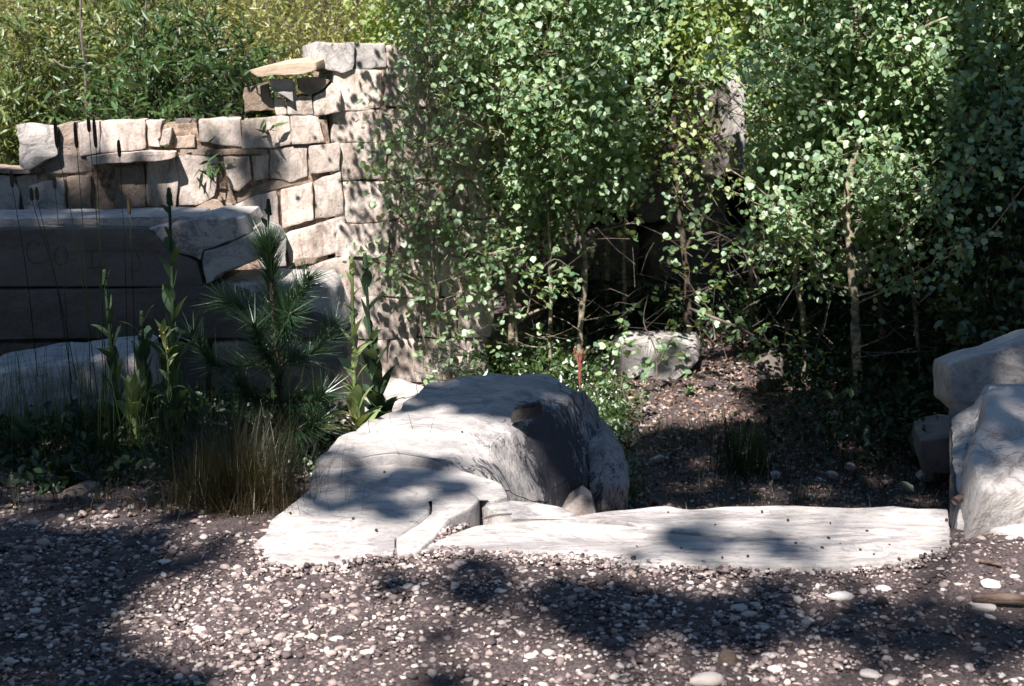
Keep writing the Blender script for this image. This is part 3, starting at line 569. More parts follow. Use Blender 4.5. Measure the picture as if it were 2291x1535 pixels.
# ------------------------------------------------------------------ gravel
def ico():
    t = (1+5**.5)/2
    V = np.array([(-1, t, 0), (1, t, 0), (-1, -t, 0), (1, -t, 0), (0, -1, t), (0, 1, t), (0, -1, -t), (0, 1, -t), (t, 0, -1), (t, 0, 1), (-t, 0, -1), (-t, 0, 1)], float)
    V /= np.linalg.norm(V[0])
    F = np.array([(0, 11, 5), (0, 5, 1), (0, 1, 7), (0, 7, 10), (0, 10, 11), (1, 5, 9), (5, 11, 4), (11, 10, 2), (10, 7, 6), (7, 1, 8), (3, 9, 4), (3, 4, 2), (3, 2, 6), (3, 6, 8), (3, 8, 9), (4, 9, 5), (2, 4, 11), (6, 2, 10), (8, 6, 7), (9, 8, 1)])
    return V, F
IV, IF = ico()
def sub_ico(V, F):
    cache = {}; V = list(map(tuple, V)); out = []
    def mid(a, b):
        k = (min(a, b), max(a, b))
        if k not in cache:
            v = (np.array(V[a])+np.array(V[b]))/2; v /= np.linalg.norm(v); V.append(tuple(v)); cache[k] = len(V)-1
        return cache[k]
    for a, b, c in F:
        x, y, z = mid(a, b), mid(b, c), mid(c, a); out += [(a, x, z), (b, y, x), (c, z, y), (x, y, z)]
    return np.array(V), np.array(out)
IV2, IF2 = sub_ico(IV, IF)
def pebbles(xy, size, flat=(0.3, 0.6), base=(IV, IF), sink=0.25, zadd=0.0, square=0.0, jit=0.22):
    n = len(xy); BV, BF = base; k = len(BV)
    sx = size*rng.uniform(0.7, 1.3, n); sy = size*rng.uniform(0.45, 0.9, n); sz = size*rng.uniform(*flat, n)
    V = np.repeat(BV[None], n, 0)
    if square: V = np.sign(V)*np.abs(V)**(1-square)
    V = V*(1+rng.uniform(-jit, jit, (n, k, 1)))
    V = V*np.stack([sx, sy, sz], 1)[:, None, :]
    # tilt then turn
    ta = rng.normal(0, 0.22, n); c, s = np.cos(ta)[:, None], np.sin(ta)[:, None]
    y, z = V[..., 1]*c-V[..., 2]*s, V[..., 1]*s+V[..., 2]*c
    ra = rng.uniform(0, 6.283, n); c, s = np.cos(ra)[:, None], np.sin(ra)[:, None]
    x2, y2 = V[..., 0]*c-y*s, V[..., 0]*s+y*c
    zz = ground_z(xy[:, 0], xy[:, 1])+zadd
    P = np.stack([x2+xy[:, :1], y2+xy[:, 1:2], z+(zz+sz*(1-2*sink))[:, None]], -1).reshape(-1, 3)
    F = (BF[None]+(np.arange(n)*k)[:, None, None]).reshape(-1, 3)
    return P, F
def dens(x, y):
    v = np.sin(x*2.3+1.1)*np.cos(y*3.1+x)+np.sin(x*5.1-y*4.2+0.7)*0.6
    return v
def scatter(n, x0, x1, y0, y1, keepf=None):
    p = np.stack([rng.uniform(x0, x1, n), rng.uniform(y0, y1, n)], 1)
    if keepf is not None: p = p[keepf(p[:, 0], p[:, 1])]
    return p
def gravel_zone(x, y):
    lim = np.interp(x, [-3, -1.6, -0.75, -0.65, 3], [4.25, 4.25, 4.15, 4.05, 4.2])
    return (y < lim)
p = scatter(20000, -2.4, 2.6, 2.2, 4.4, lambda x, y: gravel_zone(x, y))
sz = rng.lognormal(math.log(0.0055), 0.35, len(p))
P, F = pebbles(p, sz, base=(IV, IF))
o = link('gravel', npmesh('gravel', P, F, M['grit'])); tag(o, 'fine grey grit between the larger gravel stones', 'gravel', kind='stuff')
p = scatter(72000, -2.4, 2.6, 2.2, 4.4, lambda x, y: gravel_zone(x, y) & (rng.uniform(0, 1, len(x)) < np.clip(0.72+0.35*dens(x, y)-0.18*np.clip(x-0.1, 0, 2), 0.15, 1)))
sz = np.clip(rng.lognormal(math.log(0.0064), 0.45, len(p)), 0.0035, 0.019)
P, F = pebbles(p, sz, base=(IV, IF), square=0.0, jit=0.34)
o = link('gravel', npmesh('gravel_stones', P, F, M['gravel'])); tag(o, 'loose marble gravel stones covering the path in the foreground', 'gravel', kind='stuff')
p = scatter(11000, -0.1, 2.2, 4.6, 9.4); sz = rng.lognormal(math.log(0.008), 0.45, len(p))
P, F = pebbles(p, sz)
o = link('gravel', npmesh('hollow_gravel', P, F, M['grit'])); tag(o, 'sparse grit on the floor of the hollow', 'gravel', kind='stuff')
p = scatter(5000, -3.2, -0.6, 4.0, 6.6); sz = rng.lognormal(math.log(0.008), 0.5, len(p))
P, F = pebbles(p, sz)
o = link('gravel', npmesh('bed_gravel', P, F, M['grit'])); tag(o, 'grit among the grasses on the left', 'gravel', kind='stuff')
# larger chips, each its own thing
def rdir0():
    v = rng.normal(0, 1, 3); return v/np.linalg.norm(v)
chip_meshes = []
for k in range(8):
    V = IV2*(1+rng.uniform(-0.10, 0.10, (len(IV2), 1))); V = V+0.0
    for _ in range(7):                                                        # knock flat facets off
        nn = rdir0(); dd = V@nn; cut = rng.uniform(0.55, 0.8); V = V-np.outer(np.maximum(dd-cut, 0), nn)
    V = V*np.array([1, rng.uniform(0.5, 0.8), rng.uniform(0.25, 0.4)])
    chip_meshes.append(npmesh('marble_chip', V, IF2, M['chip']))
dark_mesh = npmesh('dark_chip', IV2*(1+rng.uniform(-0.2, 0.2, (len(IV2), 1)))*np.array([1, 0.7, 0.7]), IF2, M['blackstone'])
brown_mesh = npmesh('brown_chip', IV2*(1+rng.uniform(-0.2, 0.2, (len(IV2), 1)))*np.array([1, 0.75, 0.9]), IF2, M['brown'])
def chip(px, py, wpx, mesh=None, label=None, rot=None, zs=1.0, name='marble_chip', cat='stone', group=None, onz=None):
    z0 = 0.0 if onz is None else onz
    q = gz(px, py, z0); s = wpx/FPX*q.y/2
    o = link(name, mesh or random.choice(chip_meshes)); h = s*0.32*zs
    o.location = (q.x, q.y, (gzf(q.x, q.y) if onz is None else onz)+h*0.45); o.scale = (s, s*random.uniform(0.9, 1.5), s*zs)
    o.rotation_euler = (random.uniform(-.15, .15), random.uniform(-.12, .12), rot if rot is not None else random.uniform(-0.5, 0.5))
    tag(o, label, cat, group); return o
named = [(612, 1276, 44, 'rounded cream stone just below the front left tip of the big slab'), (913, 1318, 40, 'white stone left of the pair below the cracked slab corner'), (950, 1312, 30, 'squarish white stone right of its neighbour below the cracked slab corner'),
 (1118, 1332, 38, 'pale diamond shaped stone at the left start of the shadow band'), (1030, 1266, 44, 'upright pale flake touching the front edge of the long slab'), (1183, 1478, 42, 'white diamond shaped stone near the lower middle edge'),
 (1228, 1470, 44, 'white oblong stone right beside the white diamond one'), (1048, 1528, 40, 'grey blue stone cut by the bottom edge left of centre'), (448, 1404, 56, 'long white flake on the sunlit gravel left of centre'),
 (368, 1264, 44, 'long pale chip at the shadow edge near the grass clump'), (82, 1391, 40, 'bluish white chip alone in the left shadow'), (283, 1507, 28, 'pale round stone in the lower left shadow'),
 (752, 1431, 44, 'white stone with a dark shadow in the sunny gravel'), (1976, 1311, 46, 'flat white stone in the gravel right of centre'), (2216, 1308, 58, 'flat white slab of stone near the right edge'),
 (1880, 1332, 84, 'tan flat rock lying in the gravel below the long slab'), (1718, 1470, 46, 'white chip in the lower right sunlight'), (2196, 1358, 84, 'long half buried white rock by the weathered log'),
 (1580, 1530, 120, 'large white rock cut by the bottom edge of the view'), (1945, 1513, 66, 'white blocky stone at the bottom right'), (1750, 1380, 40, 'pale bluish stone in the shadow band'), (1650, 1360, 60, 'flat grey rock at the start of the shadow band'),
 (520, 1345, 30, 'small tan chip alone in the sun'), (2000, 1530, 44, 'white lump at the lower right corner'), (385, 1362, 28, 'small star shaped white chip left of the sunlit gravel'), (1545, 1304, 30, 'small pale stone below the middle of the long slab'),
 (2270, 1292, 36, 'small white chip near the right border'), (150, 1278, 32, 'bluish chip high in the left shadow'), (990, 1492, 30, 'pale pebble left of the lower middle')]
for x, y, w, lab in named: chip(x, y, w*0.9, label=lab)
chip(1628, 1482, 44, brown_mesh, 'pinkish brown upright stone near the bottom right of centre', zs=1.4, name='brown_stone')
chip(1972, 1345, 34, dark_mesh, 'black lump of rock in the gravel right of centre', zs=1.2, name='dark_stone')
chip(1530, 1296, 26, dark_mesh, 'small black stone near the threshold slab front edge', name='dark_stone')
used = [(x, y) for x, y, w, l in named]
cnt = 0
while cnt < 190:
    x, y = random.uniform(-80, 2370), random.uniform(1250, 1560)
    if x < 560 and y < 1230+0.05*x: continue
    if any(abs(x-a) < 45 and abs(y-b) < 22 for a, b in used): continue
    if random.random() > 0.35+0.65*(1 if 500 < x < 1400 or y > 1440 else 0): continue
    used.append((x, y)); cnt += 1
    chip(x, y, random.uniform(14, 26), label='pale marble chip among the gravel of the path', group='pale chips scattered over the gravel')
# pine cone scraps and twigs on the slabs
crumb = npmesh('crumb', IV2*(1+rng.uniform(-0.25, 0.25, (len(IV2), 1))), IF2, M['barkdk'])
spots = [(1495, 1146), (1705, 1144), (1763, 1163), (1858, 1170), (1940, 1188), (1854, 1204), (1990, 1219), (1840, 1226), (1673, 1244), (1616, 1247), (1925, 1230), (2070, 1240), (2118, 1163), (1815, 1228), (1524, 1226), (1600, 1174), (1010, 872), (1037, 866), (1034, 966), (1000, 940), (860, 1056), (1060, 1052), (790, 1160), (842, 1186), (650, 1148), (1955, 1240), (2012, 1250), (1880, 1216), (1780, 1215), (2085, 1232)]
for x, y in spots:
    s = random.uniform(3.5, 8.5)
    on = 0.055 if y < 1030 else (0.024 if x < 1075 else 0.017)
    o = chip(x, y, s, crumb, 'tiny dark bark crumb or cone scrap on the white marble', name='bark_crumb', cat='debris', group='dark crumbs scattered on the marble slabs', onz=on); o.scale.z = o.scale.x*0.8
def stick(name, label, pts, rad, mat='twig', cat='stick', k=7):
    me = MB(); me.tube(smooth_path(pts, 4), np.interp(np.linspace(0, 1, (len(pts)-1)*4+1), [0, .5, 1], rad), k)
    o = link(name, me.mesh(name, mat)); return tag(o, label, cat)
stick('stick', 'dark gnarled stick lying against the foot of the right block', [gz(2136, 1122, 0.05), gz(2155, 1112, 0.06), gz(2180, 1118, 0.06), gz(2196, 1124, 0.05)], (0.014, 0.012, 0.008), 'wood')
stick('log', 'weathered grey brown log piece at the right edge of the gravel', [gz(2175, 1338, 0.02), gz(2230, 1338, 0.025), gz(2300, 1345, 0.02)], (0.010, 0.018, 0.016), 'wood', 'log')
stick('stick', 'thin dark stick on the gravel below the right block', [gz(2190, 1255, 0.012), gz(2215, 1258, 0.014), gz(2240, 1264, 0.01)], (0.005, 0.007, 0.004), 'wood')
stick('stick', 'thin dark twig running from the foot of the right block', [gz(2200, 1132, 0.03), gz(2240, 1146, 0.03), gz(2291, 1152, 0.03)], (0.003, 0.003, 0.002), 'wood')
stick('twig', 'dry twig in the crumbled gap between the two slabs', [gz(1080, 1160, 0.03), gz(1110, 1152, 0.04), gz(1145, 1150, 0.03)], (0.004, 0.004, 0.002), 'twig')
# gravel banked against the front edges of the slabs
p = []
edge = [(565, 1215), (600, 1255), (650, 1262), (700, 1254), (760, 1262), (800, 1242), (882, 1240), (938, 1228), (1000, 1236), (1060, 1242), (1200, 1254), (1330, 1258), (1480, 1266), (1620, 1260), (1700, 1266), (1900, 1262), (2010, 1254), (2124, 1226)]
for i in range(3800):
    k = random.random()*(len(edge)-1.001); a, b = edge[int(k)], edge[int(k)+1]; u = k-int(k); q = gz(a[0]+(b[0]-a[0])*u, a[1]+(b[1]-a[1])*u+abs(random.gauss(0, 13))-5-8*noise.noise(Vector((k*3, 0, 0)))); p.append((q.x, q.y))
P, F = pebbles(np.array(p), np.clip(rng.lognormal(math.log(0.0055), 0.45, len(p)), 0.003, 0.014), zadd=rng.uniform(0.004, 0.013, len(p)), jit=0.3)
o = link('gravel', npmesh('edge_gravel', P, F, M['gravel'])); tag(o, 'gravel banked along the front edge of the white slabs', 'gravel', kind='stuff')
# crumbs of stone in the gap between the two slabs
p = []
for i in range(340):
    t = random.random()*1.08; x = 950+t*150; y = 1225-t*88+random.uniform(-12, 16); q = gz(x, y); p.append((q.x, q.y))
P, F = pebbles(np.array(p), rng.lognormal(math.log(0.007), 0.4, len(p)), zadd=rng.uniform(0.0, 0.022, len(p)))
o = link('gravel', npmesh('gap_rubble', P, F, M['gravel'])); tag(o, 'rubble crumbs filling the gap between the two front slabs', 'gravel', kind='stuff')

# ------------------------------------------------------------------ leaves
def leaf_base(kind):
    if kind == 'round':   # 8 tris, pointed round leaf on short stalk, base at origin, along +y, folded
        a = np.array([(0, 0, 0), (0.38, 0.16, .06), (0.44, 0.60, .09), (0, 1.05, -.03), (-0.44, 0.60, .09), (-0.38, 0.16, .06), (0, 0.48, 0)], float)
        f = [(6, i, (i+1) % 6) for i in range(6)]
    elif kind == 'lance':
        a = np.array([(0, 0, 0), (0.10, 0.25, .03), (0.12, 0.5, .0), (0.0, 1.0, -.12), (-0.12, 0.5, .0), (-0.10, 0.25, .03)], float)
        f = [(0, 1, 2), (0, 2, 3), (0, 3, 4), (0, 4, 5)]
    elif kind == 'broad':
        a = np.array([(0, 0, 0), (0.24, 0.3, .05), (0.2, 0.65, .02), (0.0, 1.0, -.1), (-0.2, 0.65, .02), (-0.24, 0.3, .05)], float)
        f = [(0, 1, 2), (0, 2, 3), (0, 3, 4), (0, 4, 5)]
    elif kind == 'needle':
        a = np.array([(-.020, 0, 0), (.020, 0, 0), (0, 1, -.03)], float); f = [(0, 1, 2)]
    elif kind == 'clump':
        a = np.array([(0, 0, 0), (0.45, 0.3, .1), (0.5, 0.7, 0), (0.1, 1.0, -.1), (-0.4, 0.8, .05), (-0.5, 0.35, .1)], float)
        f = [(0, 1, 2), (0, 2, 3), (0, 3, 4), (0, 4, 5)]
    return a, np.array(f)
def orient(dirs, roll):
    d = dirs/np.linalg.norm(dirs, axis=1, keepdims=True)
    up = np.tile([0, 0, 1.0], (len(d), 1)); up[np.abs(d[:, 2]) > 0.95] = [1, 0, 0]
    x = np.cross(d, up); x /= np.linalg.norm(x, axis=1, keepdims=True); z = np.cross(x, d)
    c, s = np.cos(roll)[:, None], np.sin(roll)[:, None]
    x2 = x*c+z*s; z2 = -x*s+z*c
    return np.stack([x2, d, z2], 2)           # columns
def leaves(pos, dirs, size, kind, roll=None):
    pos = np.asarray(pos, float); n = len(pos); B, Fb = leaf_base(kind)
    if roll is None: roll = rng.normal(0, 0.7, n)
    R = orient(np.asarray(dirs, float), roll); size = np.broadcast_to(size, (n,))
    V = np.einsum('nij,kj->nki', R, B)*size[:, None, None]+pos[:, None, :]
    F = Fb[None]+(np.arange(n)*len(B))[:, None, None]
    return V.reshape(-1, 3), F.reshape(-1, 3), R
def rdir(n, zb=0.0, zs=1.0):
    v = rng.normal(0, 1, (n, 3)); v[:, 2] = v[:, 2]*zs+zb; return v/np.linalg.norm(v, axis=1, keepdims=True)

def pix(q):
    zc = q[:, 2]-CAM_H; f_ = q[:, 1]*cp-zc*sp; u_ = q[:, 1]*sp+zc*cp; f_ = np.maximum(f_, 0.1)
    return 1145.5+FPX*q[:, 0]/f_, 767.5-FPX*u_/f_
ASPEN_MESH = []
for k in range(4):
    B, Fb = leaf_base('round'); B = B.copy(); B[:, 2] += rng.normal(0, 0.03, len(B)); B[:, 0] *= 0.9+0.08*k
    ASPEN_MESH.append(npmesh('leaf', B, Fb, M['aspen'], True))
def leaf_objects(parent, pos, R, size, meshes):
    pl = Vector(parent.location)
    for i in range(len(pos)):
        o = bpy.data.objects.new('leaf', meshes[i % len(meshes)]); COL.objects.link(o); o.parent = parent
        m = Matrix(R[i].tolist()).to_4x4()
        o.matrix_local = Matrix.Translation(Vector(pos[i])-pl) @ m @ Matrix.Scale(float(size[i]), 4)

def aspen(label, pts, Y, w0, w1, crown, nleaf, mat='bark', group='young aspens in the stand', spread=0.55, leafsize=0.037, lmat='aspen', thin=0.0, crown_from=0.35, nb=33, objs=150, dirbias=(0, 0, 0), name='aspen_tree', extra_top=0.6, branches=None, dead=6, seed=1):
    rs = random.Random(seed)
    P = [at(x, y, (Y if not isinstance(Y, (list, tuple)) else Y[i])) for i, (x, y) in enumerate(pts)]
    if extra_top:
        d = (P[-1]-P[-2]).normalized(); P.append(P[-1]+Vector((d.x*0.5, 0.05, 1)).normalized()*extra_top)
    base = P[0].copy(); base.z = gzf(base.x, base.y)-0.03
    if P[0].z-base.z > 0.05: P.insert(0, base)
    else: P[0] = base
    t = thing(name, label, 'tree', base, group)
    sp_ = smooth_path(P, 5); n = len(sp_)
    sp_ = [q+Vector((rs.uniform(-1, 1), rs.uniform(-1, 1), 0))*0.004 for q in sp_]
    rad = np.interp(np.linspace(0, 1, n), [0, 0.04, 0.75, 1], [w0/2/FPX*P[1].y*1.6, w0/2/FPX*P[1].y, w1/2/FPX*P[1].y, 0.003])
    rad = rad*np.array([1+0.16*rs.uniform(-1, 1) for _ in rad])
    mb = MB(); mb.tube(sp_, rad, 8); link('trunk', mb.mesh('trunk', mat), t)
    bb = MB(); pos = []; dirs = []
    H0 = base.z+crown_from*(sp_[-1].z-base.z)
    def branch(q, d, L, r, leafy=True, sub=True):
        d = d.normalized(); pts_ = [q]; cur = q.copy(); m = 5
        for k in range(m):
            d = (d+Vector((rs.uniform(-.22, .22), rs.uniform(-.22, .22), rs.uniform(-.08, .2)))).normalized(); cur = cur+d*L/m; pts_.append(cur.copy())
        bb.tube(pts_, np.linspace(r, r*0.3, m+1), 4)
        if leafy:
            for k in range(1, m+1):
                for _ in range(3):
                    a = pts_[k-1].lerp(pts_[k], rs.random()); off = Vector((rs.uniform(-1, 1), rs.uniform(-1, 1), rs.uniform(-.9, .5)))
                    twl = rs.uniform(0.03, 0.10)
                    e = a+off.normalized()*twl
                    if rs.random() < 0.5: bb.tube([a, e], [0.0015, 0.0008], 3)
                    pos.append(e); 
        if sub and L > 0.25:
            for k in range(2, m+1):
                if rs.random() < 0.85:
                    s = rs.choice((-1, 1)); dd = Vector((-d.y*s, d.x*s, 0))+d*0.7+Vector((rs.uniform(-.3, .3), rs.uniform(-.3, .3), rs.uniform(-.3, .5)))
                    branch(pts_[k], dd, L*rs.uniform(0.3, 0.55), r*0.5, leafy, False)
    for b in range(nb):
        z = H0+(sp_[-1].z-H0)*((b+rs.random())/nb)**0.9
        i = min(range(n), key=lambda k: abs(sp_[k].z-z)); q = sp_[i]
        a = rs.uniform(0, 6.283); d = Vector((math.cos(a), math.sin(a)*0.8, rs.uniform(0.05, 0.7)))+Vector(dirbias)
        L = spread*rs.uniform(0.55, 1.2)*(1-0.35*(b/nb)); branch(q, d, L, max(0.0028, rad[i]*0.35))
    for b in range(dead):
        z = base.z+0.25+(H0-base.z)*rs.random()
        i = min(range(n), key=lambda k: abs(sp_[k].z-z)); a = rs.uniform(0, 6.283)
        branch(sp_[i], Vector((math.cos(a), math.sin(a), rs.uniform(-.1, .6))), rs.uniform(0.12, 0.35), 0.0028, False)
    if branches:
        for br in branches:
            pp = smooth_path([at(x, y, Y if not isinstance(Y, (list, tuple)) else Y[0]) for x, y in br[0]], 4)
            bb.tube(pp, np.linspace(br[1], br[1]*0.45, len(pp)), 6)
    link('branches', bb.mesh('branches', mat), t)
    if nleaf:
        pos = np.array([tuple(v) for v in pos]); 
        idx = rng.integers(0, len(pos), nleaf); q = pos[idx]+rng.normal(0, 0.055, (nleaf, 3))
        dirs = rdir(nleaf)*0.62+np.array([-0.12, -0.5, -0.62]); size = leafsize*rng.uniform(0.65, 1.15, nleaf)
        roll = rng.normal(0, 0.6, nleaf)
        kp = (q[:, 2] < 1.95) | (rng.random(nleaf) < 0.4)
        tz = np.array([v.z for v in sp_]); tx = np.interp(q[:, 2], tz, [v.x for v in sp_]); ty = np.interp(q[:, 2], tz, [v.y for v in sp_])
        kp &= ~((np.abs(q[:, 0]-tx*q[:, 1]/ty) < 0.05) & (q[:, 1] < ty) & (rng.random(nleaf) < 0.85))     # leaves open up in front of the stem
        cpx, cpy = pix(q); ru = (cpx > 1440) & (cpx < 1670) & (cpy > 175) & (cpy < 640)         # thin spot where the ruin shows through
        kp &= ~(ru & (rng.random(nleaf) < np.where((cpx > 1596) & (cpy < 390), 0.93, 0.72)))
        tr = ((q-np.array(R3.p))@np.array(R3.n))/SUN.dot(R3.n); hr = q-tr[:, None]*np.array(SUN); rx, ry = pix(hr)
        kp &= ~((tr > 0.1) & (rx > 1575) & (rx < 1700) & (ry > 120) & (ry < 410) & (rng.random(nleaf) < 0.95))
        lo = (cpx > 830) & (cpx < 1120) & (cpy > 250); kp &= ~(lo & (rng.random(nleaf) < 0.25))
        if thin: kp &= rng.random(nleaf) > thin*np.clip((1.7-q[:, 2])/0.8, 0.3, 1)
        tq = ((q-np.array(W2.p))@np.array(W2.n))/SUN.dot(W2.n); hq = q-tq[:, None]*np.array(SUN)       # where each leaf's shade meets the return face
        pxh = 1145.5+FPX*hq[:, 0]/np.maximum(hq[:, 1], .1)*0.98
        kp &= ~((tq > 0.15) & (pxh > 700) & (pxh < 1140) & (hq[:, 2] > -0.5) & (hq[:, 2] < 1.45) & (rng.random(nleaf) < np.where(q[:, 2] > 1.5, 0.88, 0.5))); q, dirs, size, roll = q[kp], dirs[kp], size[kp], roll[kp]; nleaf = len(q)
        # the leaves nearest the viewer become parts, the rest one crown
        inview = (np.abs(q[:, 0]/np.maximum(q[:, 1], .1)) < 0.37) & (q[:, 2] < 1.75)
        order = np.argsort(q[:, 1]+(~inview)*50); no = min(objs, int(inview.sum())); a, b = order[:no], order[no:]
        V, F, R = leaves(q[b], dirs[b], size[b], 'round', roll[b])
        o = link('crown', npmesh('crown', V, F, M[lmat], True), t); o['kind'] = 'stuff'
        if no:
            _, _, R = leaves(q[a], dirs[a], size[a], 'round', roll[a]); leaf_objects(t, q[a], R, size[a], ASPEN_MESH)
    return t

aspen('thickest aspen in the middle, its trunk rising from behind the big boulder', [(1150, 838), (1145, 700), (1130, 560), (1125, 400), (1110, 250), (1095, 120), (1086, 0)], 7.7, 27, 14, None, 13750, spread=0.72, nb=59, objs=300, crown_from=0.22, thin=0.45, seed=3, dead=8, dirbias=(0.05, -0.1, 0),
      branches=[([(1148, 728), (1190, 700), (1228, 686)], 0.012), ([(1110, 730), (1090, 735), (1150, 742)], 0.005)])
aspen('slender pale aspen stem just right of the thickest one', [(1232, 840), (1229, 760), (1232, 690), (1230, 600), (1228, 500), (1222, 420), (1215, 200)], 7.6, 11, 8, None, 5681, spread=0.5, nb=31, objs=150, crown_from=0.32, seed=4, dead=8)
aspen('bright bare aspen stem with a curved side branch forking right', [(1296, 760), (1306, 660), (1309, 590), (1306, 545), (1300, 450), (1290, 380), (1280, 200), (1275, 60)], 7.8, 15, 9, None, 5681, spread=0.55, nb=31, objs=150, crown_from=0.43, seed=5, dead=10,
      branches=[([(1308, 560), (1318, 538), (1340, 518), (1376, 508), (1420, 498)], 0.010)])
aspen('tall aspen on the right with sunlit patches down its trunk', [(1920, 860), (1914, 760), (1913, 680), (1904, 600), (1898, 520), (1893, 455), (1905, 380), (1922, 300), (1926, 180), (1924, 60)], 7.3, 24, 14, None, 12558, spread=0.8, nb=57, objs=300, crown_from=0.22, thin=0.3, seed=6, dead=6, dirbias=(0, -0.1, 0),
      branches=[([(1925, 290), (1950, 268), (1990, 245), (2012, 225)], 0.009), ([(1905, 470), (1930, 430), (1920, 400)], 0.008), ([(1908, 460), (1950, 490), (1940, 440), (1928, 400)], 0.007)])
aspen('aspen sapling stem just left of the tall right one', [(1800, 800), (1795, 700), (1780, 600), (1815, 500), (1870, 400), (1868, 280), (1860, 150)], 7.7, 12, 12, None, 7772, spread=0.6, nb=39, objs=150, crown_from=0.27, seed=7)
aspen('dark aspen stem before the tumbled ruin with a low fork', [(1540, 700), (1538, 620), (1528, 540), (1518, 460), (1508, 300), (1500, 100)], 8.5, 18, 12, None, 7772, mat='barkdk', spread=0.6, nb=36, objs=80, crown_from=0.37, seed=8,
      branches=[([(1534, 560), (1560, 500), (1580, 470)], 0.012)])
aspen('pale thin aspen sapling standing in front of the dark ruin', [(1397, 700), (1396, 560), (1400, 470), (1402, 370), (1410, 200)], 8.6, 9, 7, None, 5081, spread=0.5, nb=26, objs=80, crown_from=0.45, seed=9)
aspen('thin straight aspen right of the tall sunlit one', [(2060, 860), (2048, 700), (2036, 560), (2036, 420), (2034, 250), (2030, 80)], 7.4, 10, 8, None, 6877, spread=0.6, nb=36, objs=150, crown_from=0.32, seed=10)
aspen('dim aspen trunk near the shaded right side', [(2100, 880), (2100, 700), (2108, 560), (2120, 420), (2122, 280), (2118, 60)], 7.9, 18, 12, None, 7772, mat='barkdk', spread=0.7, nb=39, objs=100, crown_from=0.37, seed=11)
aspen('aspen sapling rooted in the dark hollow between the two right trunks', [(1985, 900), (1975, 760), (1968, 620), (1965, 480), (1960, 330), (1965, 100)], 7.7, 12, 9, None, 6578, mat='barkdk', spread=0.6, nb=33, objs=100, crown_from=0.35, seed=12)
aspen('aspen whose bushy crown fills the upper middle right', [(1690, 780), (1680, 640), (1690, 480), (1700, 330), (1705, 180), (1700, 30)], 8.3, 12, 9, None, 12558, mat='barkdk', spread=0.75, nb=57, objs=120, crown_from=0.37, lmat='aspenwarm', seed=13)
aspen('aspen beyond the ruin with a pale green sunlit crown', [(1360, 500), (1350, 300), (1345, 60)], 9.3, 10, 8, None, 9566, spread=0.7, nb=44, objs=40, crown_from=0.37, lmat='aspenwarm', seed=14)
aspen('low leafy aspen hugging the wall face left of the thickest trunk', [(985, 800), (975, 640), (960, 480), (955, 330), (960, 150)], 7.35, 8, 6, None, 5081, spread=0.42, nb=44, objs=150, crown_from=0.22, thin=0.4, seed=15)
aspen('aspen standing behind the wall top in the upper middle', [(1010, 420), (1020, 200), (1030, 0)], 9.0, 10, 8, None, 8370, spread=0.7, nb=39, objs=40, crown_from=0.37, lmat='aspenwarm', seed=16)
aspen('aspen at the far right whose crown darkens into shade', [(2240, 800), (2235, 560), (2225, 300), (2225, 60)], 7.8, 12, 9, None, 7772, mat='barkdk', spread=0.7, nb=39, objs=80, crown_from=0.39, seed=17)
# limbs of the thickest aspen reaching forward above the wall: their leaves streak its face with shade
ov = next(o for o in bpy.data.objects if o.name.startswith('aspen_tree') and 'thickest' in o['label'])
cc = []; 
for _ in range(110):
    w = W2.at(random.uniform(790, 1150), random.uniform(150, 850)); tt = (1.80-w.z)/SUN.z+random.uniform(0.0, 0.9); cc.append((w, tt))
q = []; bb = MB()
root = Vector((at(1080, 0, 7.7).x, 7.7, 2.1))
for w, tt in cc:
    c0 = w+SUN*tt
    if random.random() < 0.5: bb.tube([root, root.lerp(c0, 0.6)+Vector((0, 0, .15)), c0], [0.012, 0.006, 0.002], 4)
    for _ in range(random.randint(16, 34)): q.append(tuple(c0+Vector((random.gauss(0, .085), random.gauss(0, .085), random.gauss(0, .09)))))
q = np.array(q); V, F, _ = leaves(q, rdir(len(q), -0.55, 0.7), 0.034*rng.uniform(0.6, 1.1, len(q)), 'round', rng.uniform(-1.4, 1.4, len(q)))
o = link('overhanging_crown', npmesh('overhanging_crown', V, F, M['aspen'], True), ov); o['kind'] = 'stuff'
link('limb', bb.mesh('limb', 'bark'), ov)
# sapling with leaves by the path and fallen leafy branch
def spray(name, label, pts, Y, r, nleaf, sp_=0.06, group=None, cat='branch', mat='twig', ls=0.042, lm='aspen'):
    P = [at(x, y, Y) for x, y in pts]; t = thing(name, label, cat, P[0], group)
    mb = MB(); q = smooth_path(P, 4); mb.tube(q, np.linspace(r, r*0.4, len(q)), 6)
    pos = []
    for i in range(nleaf//5):
        a = q[random.randint(1, len(q)-1)]; e = a+Vector((random.uniform(-1, 1), random.uniform(-.6, .6), random.uniform(-.8, .7)))*sp_*1.6
        mb.tube([a, e], [0.0015, 0.001], 3)
        for _ in range(5): pos.append(tuple(e+Vector((random.uniform(-1, 1), random.uniform(-1, 1), random.uniform(-1, 1)))*0.03))
    link('stem', mb.mesh('stem', mat), t)
    pos = np.array(pos); n = len(pos); dirs = rdir(n, -0.3, 0.7); size = ls*rng.uniform(0.6, 1.1, n); roll = rng.uniform(-0.9, 0.9, n)
    _, _, R = leaves(pos, dirs, size, 'round', roll); leaf_objects(t, pos, R, size, ASPEN_MESH); return t
spray('aspen_branch', 'low leafy aspen branch reaching out over the sunlit path', [(1540, 690), (1640, 728), (1700, 758), (1740, 770), (1818, 776)], 7.3, 0.010, 90, group=None)
spray('aspen_sapling', 'leafy aspen sapling left of the weathered block in the hollow', [(1470, 850), (1465, 780), (1440, 720), (1450, 660)], 7.5, 0.005, 110, 0.12, cat='sapling')
